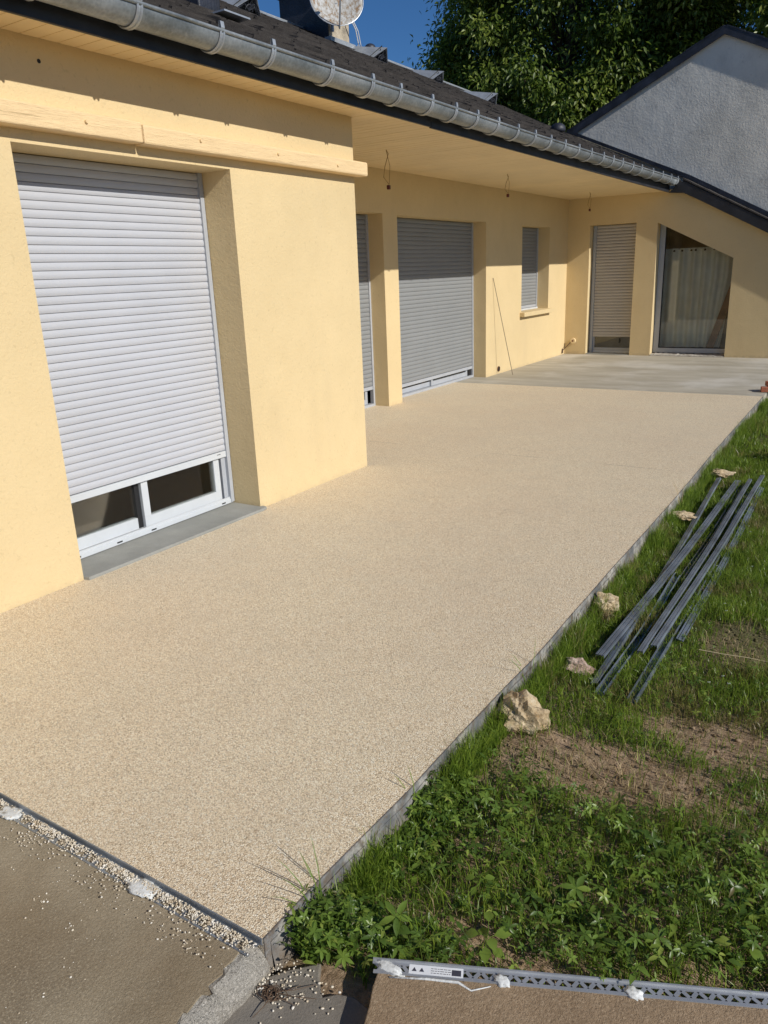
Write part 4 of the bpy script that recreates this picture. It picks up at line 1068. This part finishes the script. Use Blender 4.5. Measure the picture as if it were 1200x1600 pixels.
def weed_d(a, b):
    w_ = 1 / (1 + math.exp((b - 2.25 - 0.2 * fbm(a, b, 2, 6)) * 8)); w2 = 0.28 * (0.5 + fbm(a, b, 1.6, 31)) if b < 3.4 else 0.06
    pn = min(1.0, max(0.2, 0.9 + 1.4 * fbm(a, b, 5, 60)))
    return max(w_ * pn * (1 - 0.80 * bare(a, b)), w2 * (1 - 0.9 * bare(a, b)))
weed_field(10000, (XMIN, 0.40, YMIN, 4.2), weed_d, 3, 0.009, 0.020, 0.015, 0.05).build('weeds', m_weed, kind='stuff', label='low leafy weeds covering the near soil')
weed_field(1700, (XMIN, 0.3, YMIN, 2.1), weed_d, 4, 0.016, 0.032, 0.035, 0.08).build('tall_weeds', m_weed, kind='stuff', label='taller creeping weeds over the ground cover')

def edge_w(a, b): return 0.9 if a < edge_x(b) + 0.13 and fbm(0, b, 2.4, 33) > -0.22 else 0.0
weed_field(3600, (XMIN, -0.95, 1.14, 1.95), edge_w, 14, 0.012, 0.027, 0.030, 0.085).build('edge_weeds', m_weed, kind='stuff', label='taller weeds crowding the near edging strip')
P, T, t, n = blades(9000, 0.05, 0.11, 0.0013, (XMIN, 0.35, YMIN, 2.6), lambda a, b: 0.55 * (1 - bare(a, b)), 0.8, seed=31)
np_mesh('wild_grass', P, T, m_grass, t, kind='stuff', label='thin grass blades growing up through the weeds')
# individual plants that can be picked out
def plant(name, loc, label, kindp, seed, mat, cat='plant', size=0.05, h=0.06, nl=5):
    r_ = random.Random(seed); loc = Vector((loc[0], loc[1], gz(loc[0], loc[1]))); root = empty(name, loc, label=label, cat=cat)
    if kindp == 'palmate':
        top = loc + Vector((0.0, -0.005, h)); sp = Soup(); sp.tube([tuple(loc), tuple(loc.lerp(top, .5) + Vector((.004, 0, 0))), tuple(top)], 0.0014, .4, 5); sp.build('stem', mat, parent=root)
        n_ = Vector((0.25, -0.35, 1)).normalized(); a = n_.orthogonal().normalized(); b = n_.cross(a); a0 = r_.uniform(0, 6)
        for k2 in range(nl):
            th = a0 + k2 / nl * 2 * math.pi; d = (a * math.cos(th) + b * math.sin(th) + n_ * r_.uniform(-.1, .2)).normalized(); nn = (n_ - d * n_.dot(d)).normalized()
            sp = Soup(); sp.add(*leaf_quad(top, d, nn, size * r_.uniform(.85, 1.1), size * .36, .3, r_.uniform(.1, .4), 4), r_.uniform(.3, .9)); sp.build('leaf', mat, parent=root)
    elif kindp == 'broad':
        sp = Soup(); tip = loc + Vector((0.01, 0.01, h)); sp.tube([tuple(loc), tuple(loc.lerp(tip, .5)), tuple(tip)], [.002, .0016, .001], .4, 5); sp.build('stem', mat, parent=root)
        for k2 in range(nl):
            th = k2 * 2.4 + r_.uniform(-.3, .3); f = 0.35 + 0.65 * k2 / nl; c = loc.lerp(tip, f); d = Vector((math.cos(th), math.sin(th), r_.uniform(-.1, .35))).normalized()
            st = c + d * size * 0.5; nn = (Vector((0, -.15, 1)) - d * Vector((0, -.15, 1)).dot(d)).normalized(); L = size * r_.uniform(.75, 1.1)
            sp = Soup(); sp.tube([tuple(c), tuple(st)], 0.0009, .4, 4); sp.add(*leaf_quad(st, d, nn, L, L * .72, .18, r_.uniform(.1, .5), 4), r_.uniform(.2, 1)); sp.build('leaf', mat, parent=root)
    elif kindp == 'tuft':
        sp = Soup()
        for k2 in range(nl):
            th = r_.uniform(0, 6.28); le = abs(r_.gauss(0, .5)) + .1; L = h * r_.uniform(.6, 1.1); d = Vector((math.cos(th), math.sin(th), 0)); p0 = loc + d * r_.uniform(0, size * .3)
            p1 = p0 + Vector((0, 0, L * .6)) + d * L * .3 * le; p2 = p1 + Vector((0, 0, L * .3 * math.cos(le * 1.4))) + d * L * .5 * math.sin(le * 1.2)
            s = Vector((-d.y, d.x, 0)).lerp(Vector((1, 0, 0)), .3).normalized() * 0.0019; t = r_.uniform(.15, 1)
            sp.add([tuple(p0 - s), tuple(p0 + s), tuple(p1 + s * .9), tuple(p1 - s * .9), tuple(p2)], [(0, 1, 2), (0, 2, 3), (3, 2, 4)], t)
        sp.build('blades', mat, parent=root, kind='stuff')
    return root
plant('cinquefoil', (-0.865, 1.31), 'five-leaved weed with long narrow leaflets near the terrace corner', 'palmate', 2, m_weed, size=0.052, h=0.075)
plant('cinquefoil', (-0.925, 1.155), 'small bright star-shaped weed beside the sunken slab', 'palmate', 5, m_lime, size=0.030, h=0.05, nl=7)
plant('cinquefoil', (-0.345, 1.545), 'star-shaped weed just above the middle of the perforated strip', 'palmate', 8, m_weed, size=0.046, h=0.055, nl=5)
plant('cinquefoil', (-0.505, 1.66), 'wide blue-green palmate weed above the bare soil patch', 'palmate', 11, m_weed, size=0.046, h=0.065, nl=6)
plant('cinquefoil', (-0.275, 1.60), 'palmate weed right of the star-shaped one', 'palmate', 12, m_weed, size=0.05, h=0.055, nl=5)
plant('cinquefoil', (-1.035, 1.145), 'tiny bright rosette growing at the terrace corner', 'palmate', 14, m_lime, size=0.022, h=0.035, nl=6)
plant('broadleaf_weed', (-0.650, 1.375), 'light green broad-leaved weed beside the sticker of the metal strip', 'broad', 3, m_lime, size=0.042, h=0.085, nl=7)
plant('broadleaf_weed', (-0.745, 1.53), 'weed with round heart-shaped leaves amid the darker weeds', 'broad', 7, m_lime, size=0.028, h=0.085, nl=5)
plant('broadleaf_weed', (-0.80, 1.29), 'dark broad-leaved weed close behind the perforated strip', 'broad', 9, m_weed, size=0.050, h=0.055, nl=5)
plant('broadleaf_weed', (-0.105, 1.68), 'broad-leaved weed near the right end of the perforated strip', 'broad', 13, m_weed, size=0.040, h=0.06, nl=6)
plant('grass_tuft', (-1.035, 1.40), 'tall grass tuft leaning over the near terrace edge', 'tuft', 4, m_grass, 'grass tuft', 0.06, 0.15, 60)
plant('grass_tuft', (-1.02, 1.27), 'fine dark grass tuft at the terrace corner', 'tuft', 6, m_grass, 'grass tuft', 0.06, 0.14, 55)
plant('grass_tuft', (-0.955, 1.185), 'brown dried grass tuft beside the sunken slab', 'tuft', 16, m_dry, 'grass tuft', 0.06, 0.07, 70)
plant('grass_tuft', (-1.015, 2.0), 'grass tuft pushing against the edging by the large rock', 'tuft', 18, m_grass, 'grass tuft', 0.05, 0.10, 40)
plant('grass_tuft', (-0.955, 3.38), 'rusty brown tuft in front of the pale yellow rock', 'tuft', 21, m_dry, 'grass tuft', 0.10, 0.10, 120)
plant('grass_tuft', (-1.03, 7.8), 'tall grass tuft throwing long shadows across the far terrace', 'tuft', 22, m_grass, 'grass tuft', 0.06, 0.17, 26)
plant('grass_tuft', (-1.02, 5.9), 'grass tuft with seed stalks at the middle of the terrace edge', 'tuft', 24, m_grass, 'grass tuft', 0.05, 0.13, 16)
plant('grass_tuft', (-0.33, 2.05), 'grass tuft with one long blade amid the weeds', 'tuft', 26, m_grass, 'grass tuft', 0.06, 0.13, 40)
def stray(name, loc, label, tips, mat):
    loc = Vector((loc[0], loc[1], gz(*loc))); root = empty(name, loc, label=label, cat='grass tuft')
    for tx, ty, tz in tips:
        sp = Soup(); tip = Vector((tx, ty, tz)); mid = loc.lerp(tip, .55) + Vector((0.01, 0, .035)); s = Vector((0.3, 1, 0)).normalized() * .0022
        q = [loc, loc.lerp(mid, .55) + Vector((.004, 0, .01)), mid, mid.lerp(tip, .55) + Vector((0, 0, .006))]
        V_ = []; 
        for i, p in enumerate(q): w_ = s * (1 - .15 * i); V_ += [tuple(p - w_), tuple(p + w_)]
        V_.append(tuple(tip)); T_ = []
        for i in range(3): T_ += [(2*i, 2*i+1, 2*i+3), (2*i, 2*i+3, 2*i+2)]
        T_.append((6, 7, 8)); sp.add(V_, T_, .5); sp.build('blade', mat, parent=root)
stray('long_grass', (-1.06, 1.24), 'long arching grass blades throwing thin shadows on the terrace corner', [(-1.17, 1.20, .09), (-1.13, 1.30, .11), (-1.12, 1.16, .08), (-1.17, 1.29, .05), (-1.07, 1.20, .13), (-1.13, 1.12, .05)], m_weed)
stray('long_grass', (-1.03, 2.60), 'three stray blades leaning over the edging above the large rock', [(-1.12, 2.62, .04), (-1.09, 2.52, .07), (-1.05, 2.72, .09)], m_grass)
stray('long_grass', (-1.04, 1.70), 'short curled blades over the edging where gravel spilled', [(-1.13, 1.72, .03), (-1.10, 1.76, .05)], m_grass)
stray('long_grass', (-1.03, 5.35), 'stray seed stalks beside the terrace near the flat whitish stone', [(-1.10, 5.36, .09), (-1.07, 5.25, .13), (-1.04, 5.45, .12), (-1.12, 5.5, .05)], m_dry)
# dark bush at the right edge of the lawn
bl = Vector((-0.44, 7.05, -0.12)); bush = empty('bush', bl, label='low dark green bush at the far right edge of the lawn', cat='bush')
sp = Soup(); r_ = random.Random(77)
for _ in range(900):
    d = Vector((r_.gauss(0, 1), r_.gauss(0, 1), abs(r_.gauss(0, 1)))).normalized() * r_.uniform(.5, 1); c = bl + Vector((d.x * .20, d.y * .24, d.z * .30))
    n_ = Vector((r_.gauss(0, 1), r_.gauss(0, 1), 1)).normalized(); q = n_.orthogonal().normalized(); sp.add(*leaf_quad(c, q, n_, .05, .022), r_.uniform(0.1, .6))
sp.build('foliage', m_weed, parent=bush)
mb = MB(); mb.tube([bl, bl + Vector((.02, 0, .2))], [.014, .006], 6); obj('stem', mb, m_bark, bush)
# long straw lying on the soil
mb = MB(); mb.tube([(-0.49, 3.20, -0.055), (-0.40, 3.215, -0.06), (-0.30, 3.24, -0.065), (-0.20, 3.26, -0.075)], 0.0018, 5)
obj('straw', mb, m_strw, loc=(-.49, 3.2, -.08), label='long pale straw lying across the bare brown patch beside the profiles', cat='straw')
# dry root bundle on the sunken slab
mb = MB(); r_ = random.Random(5)
for k2 in range(16):
    c = Vector((-1.035 + r_.gauss(0, .010), 1.000 + r_.gauss(0, .008), -0.096)); pts = []
    rad = r_.uniform(.008, .024); a0 = r_.uniform(0, 6.3)
    for q in range(7): pts.append(c + Vector((rad * math.cos(a0 + q * .9), rad * .8 * math.sin(a0 + q * .9), .003 + .010 * r_.random())))
    mb.tube(pts, 0.0012, 4)
for e in ((-.985, 1.055), (-.955, 1.075), (-.93, 1.045), (-.965, 1.005), (-1.03, .93)):
    c = Vector((-1.03, 1.005, -.092)); q = Vector((*e, -.094)); mb.tube([c, c.lerp(q, .5) + Vector((.008, -.006, .006)), q], [.0014, .0012, .0008], 4)
obj('root_clump', mb, m_root, loc=(-1.03, 1.0, -.1), normals=False, label='dry brown root clump lying on the sunken slab', cat='roots')

# ================================================================== LOOSE GRAVEL
def gravel(name, pts, label):
    V = []; F = []; r_ = random.Random(len(pts))
    ico = [(0, 0, 1), (.89, 0, .45), (.28, .85, .45), (-.72, .53, .45), (-.72, -.53, .45), (.28, -.85, .45), (.72, .53, -.45), (-.28, .85, -.45), (-.89, 0, -.45), (-.28, -.85, -.45), (.72, -.53, -.45), (0, 0, -1)]
    tri = [(0,1,2),(0,2,3),(0,3,4),(0,4,5),(0,5,1),(1,6,2),(2,7,3),(3,8,4),(4,9,5),(5,10,1),(2,6,7),(3,7,8),(4,8,9),(5,9,10),(1,10,6),(6,11,7),(7,11,8),(8,11,9),(9,11,10),(10,11,6)]
    for x, y, z, s in pts:
        o = len(V); a = r_.uniform(0, 6.3); ca, sa = math.cos(a), math.sin(a); sx, sy, sz = s * r_.uniform(.8, 1.4), s * r_.uniform(.7, 1), s * r_.uniform(.5, .8)
        for p in ico:
            q = (p[0] * sx * r_.uniform(.8, 1.15), p[1] * sy * r_.uniform(.8, 1.15), p[2] * sz)
            V.append((x + q[0] * ca - q[1] * sa, y + q[0] * sa + q[1] * ca, z + q[2]))
        F += [(a_ + o, b_ + o, c_ + o) for a_, b_, c_ in tri]
    np_mesh(name, np.array(V), np.array(F), m_peb, kind='stuff', label=label)
r_ = random.Random(9); pts = []
for _ in range(9000):
    x = r_.uniform(-3.3, -1.1); v = abs(r_.gauss(0, 1)); 
    dn_ = 0.5 + 0.7 * fbm(x, 0, 4.5, 3) + (0.25 if x > -1.5 else 0)
    if r_.random() > dn_: continue
    y = 1.040 - 0.004 - min(v * 0.016, .065) if r_.random() < .85 else 1.03 - r_.uniform(0, .10)
    pts.append((x, y, -0.0145 + r_.uniform(0, .006), r_.uniform(.0014, .0034)))
gravel('gravel', pts, 'spilt cream gravel along the front metal angle')
pts = []
cl = [(r_.uniform(-2.3, -1.15), r_.uniform(.55, 1.0)) for _ in range(26)] + [(-1.33, .975), (-1.34, .955), (-1.32, .94), (-1.36, .97)]
for cx, cy in cl:
    for _ in range(r_.choice((1, 2, 3, 5, 9))):
        pts.append((cx + r_.gauss(0, .014), cy + r_.gauss(0, .012), -.0162, r_.uniform(.0012, .0036)))
for _ in range(130): pts.append((r_.uniform(-2.6, -1.15), r_.uniform(.45, 1.02), -.0172, r_.uniform(.0006, .0018)))
gravel('scattered_gravel', pts, 'crumbs of cream gravel scattered on the stained slab')
pts = []
for _ in range(110):
    x, y = -1.03 + r_.gauss(0, .055), 1.045 + r_.gauss(0, .035)
    if y < 1.12 and x > -1.09: pts.append((x, y, -.097, r_.uniform(.0014, .0040)))
for _ in range(60):
    pts.append((-1.075 + r_.gauss(0, .012), 1.02 + r_.gauss(0, .02), -.088, r_.uniform(.0014, .0038)))
for _ in range(40): pts.append((r_.uniform(-1.05, -.87), r_.uniform(.9, 1.1), -.097, r_.uniform(.002, .0045)))
for _ in range(160): 
    y = 1.62 + r_.gauss(0, .07); pts.append((edge_x(y) + .02 + abs(r_.gauss(0, .025)), y, gz(-1.05, y) + .01, r_.uniform(.002, .0045)))
gravel('stray_gravel', pts, 'stray cream gravel on the sunken slab and at the terrace corner')
pts = []
for _ in range(2600):
    x, y = r_.uniform(-1.05, .3), r_.uniform(1.15, 3.7)
    if bare(x, y) < .35 or not strip_clear(x, y): continue
    pts.append((x, y, gz(x, y) + .002, abs(r_.gauss(0, .004)) + .0025))
V_ = m_peb; m_peb = m_soil; gravel('soil_clods', pts, 'small crumbs of earth on the bare patches'); m_peb = V_
# daisies: tiny white flowers, countable
fl = [(-.547, 5.017), (-.52, 4.88), (-.60, 4.25), (-.45, 3.62), (-.47, 3.70), (-.66, 5.3), (-.40, 2.93), (-.36, 3.0), (-.33, 2.95), (-.43, 4.3), (-.76, 6.9)]
fp = None
for i, (x, y) in enumerate(fl):
    z = gz(x, y) + 0.062
    if fp is None:
        fp = empty('daisy', (x, y, z), label='tiny white daisy in the lawn', cat='flower', group='tiny white daisies in the lawn')
        mb = MB(); 
        for k2 in range(9):
            t_ = 2 * math.pi * k2 / 9; c_, s_ = math.cos(t_), math.sin(t_)
            mb.add([(x + .001 * c_, y + .001 * s_, z), (x + .004 * c_ - .0015 * s_, y + .004 * s_ + .0015 * c_, z + .001), (x + .006 * c_, y + .006 * s_, z), (x + .004 * c_ + .0015 * s_, y + .004 * s_ - .0015 * c_, z + .001)], [(0, 1, 2, 3)])
        pt = obj('petals', mb, m_label, fp, normals=False)
        mb = MB(); mb.tube([(x, y, z - .07), (x, y, z)], .0008, 4); mb.tube([(x, y, z), (x, y, z + .002)], .003, 8); st = obj('stalk', mb, m_lime, fp, normals=False)
    else:
        q = fp.copy(); COL.objects.link(q); q.location = (x, y, z)
        for ch_ in (pt, st): c_ = ch_.copy(); COL.objects.link(c_); c_.parent = q

# ================================================================== TREES
def tree(loc, crown_c, crown_r, nclump, per, label, mat, seed, lean=0.0):
    r = np.random.default_rng(seed); root = empty('tree', loc, label=label, cat='tree')
    cc = np.array(crown_c); cr = np.array(crown_r)
    mb = MB(); top = Vector(crown_c)
    base = Vector(loc); mb.tube([base + Vector((0, 0, -.3)), base.lerp(top, .3) + Vector((.15, 0, 0)), base.lerp(top, .7), top + Vector((0, 0, cr[2] * .5))], [.34, .26, .18, .05], 12)
    cl = []
    while len(cl) < nclump:
        d = r.normal(size=3); d /= np.linalg.norm(d); rad = r.uniform(0.35, 1.0) ** 0.45
        k_ = 1 + 0.22 * noise.noise(Vector(d * 2.2) + Vector((seed, 0, 0)))
        p = cc + d * cr * rad * k_
        if p[2] < 1.5: continue
        cl.append((p, rad))
    for i in range(0, 26):
        p = cl[i * (nclump // 26)][0]; s0 = base.lerp(top, r.uniform(.35, .8)); m_ = s0.lerp(Vector(p), .5) + Vector((0, 0, .3))
        mb.tube([s0, m_, Vector(p)], [.10, .06, .02], 7)
    obj('trunk', mb, m_bark, root, smooth=True)
    C = np.repeat(np.array([c[0] for c in cl]), per, 0); N = len(C)
    sz = np.repeat(r.uniform(0.24, 0.52, nclump), per)[:, None]
    off = r.normal(size=(N, 3)) * sz * np.array([.62, .62, .55]); P0 = C + off
    # drooping leaves: direction mostly down and outwards
    out = off / (np.linalg.norm(off, axis=1)[:, None] + 1e-6)
    d = out * 0.6 + r.normal(size=(N, 3)) * .55 + np.array([0, 0, -0.55]); d /= np.linalg.norm(d, axis=1)[:, None]
    s = np.cross(d, r.normal(size=(N, 3)) * .8 + out + np.array([.2, -.2, .8])); s /= np.linalg.norm(s, axis=1)[:, None] + 1e-9
    nn = np.cross(s, d)
    L = r.uniform(.09, .16, N)[:, None]; W = L * r.uniform(.17, .26, N)[:, None]
    A = P0; B = P0 + d * L * .45 + s * W + nn * W * .4; D = P0 + d * L * .45 - s * W + nn * W * .4; E = P0 + d * L - np.array([0, 0, .1]) * L; 
    V = np.stack([A, B, D, E], 1).reshape(-1, 3); o = (np.arange(N) * 4)[:, None]
    T = np.concatenate([o + np.array([[0, 1, 3]]), o + np.array([[0, 3, 2]])])
    tint = np.clip(np.repeat(r.uniform(0.0, 1.0, nclump), per) * .7 + r.uniform(-.1, .5, N), 0, 1)
    np_mesh('crown', V, T, mat, np.repeat(tint, 4), parent=root)
    return root
tree((-8.0, 20.5, -.1), (-7.1, 20.0, 6.6), (3.3, 2.8, 4.7), 620, 330, 'large dark green leafy tree behind the shingle roof', m_tree1, 3)
tree((-2.6, 21.0, -.1), (-2.2, 20.3, 7.4), (3.4, 2.6, 4.4), 520, 310, 'lighter green leafy tree behind the peak of the grey gable', m_tree2, 9)
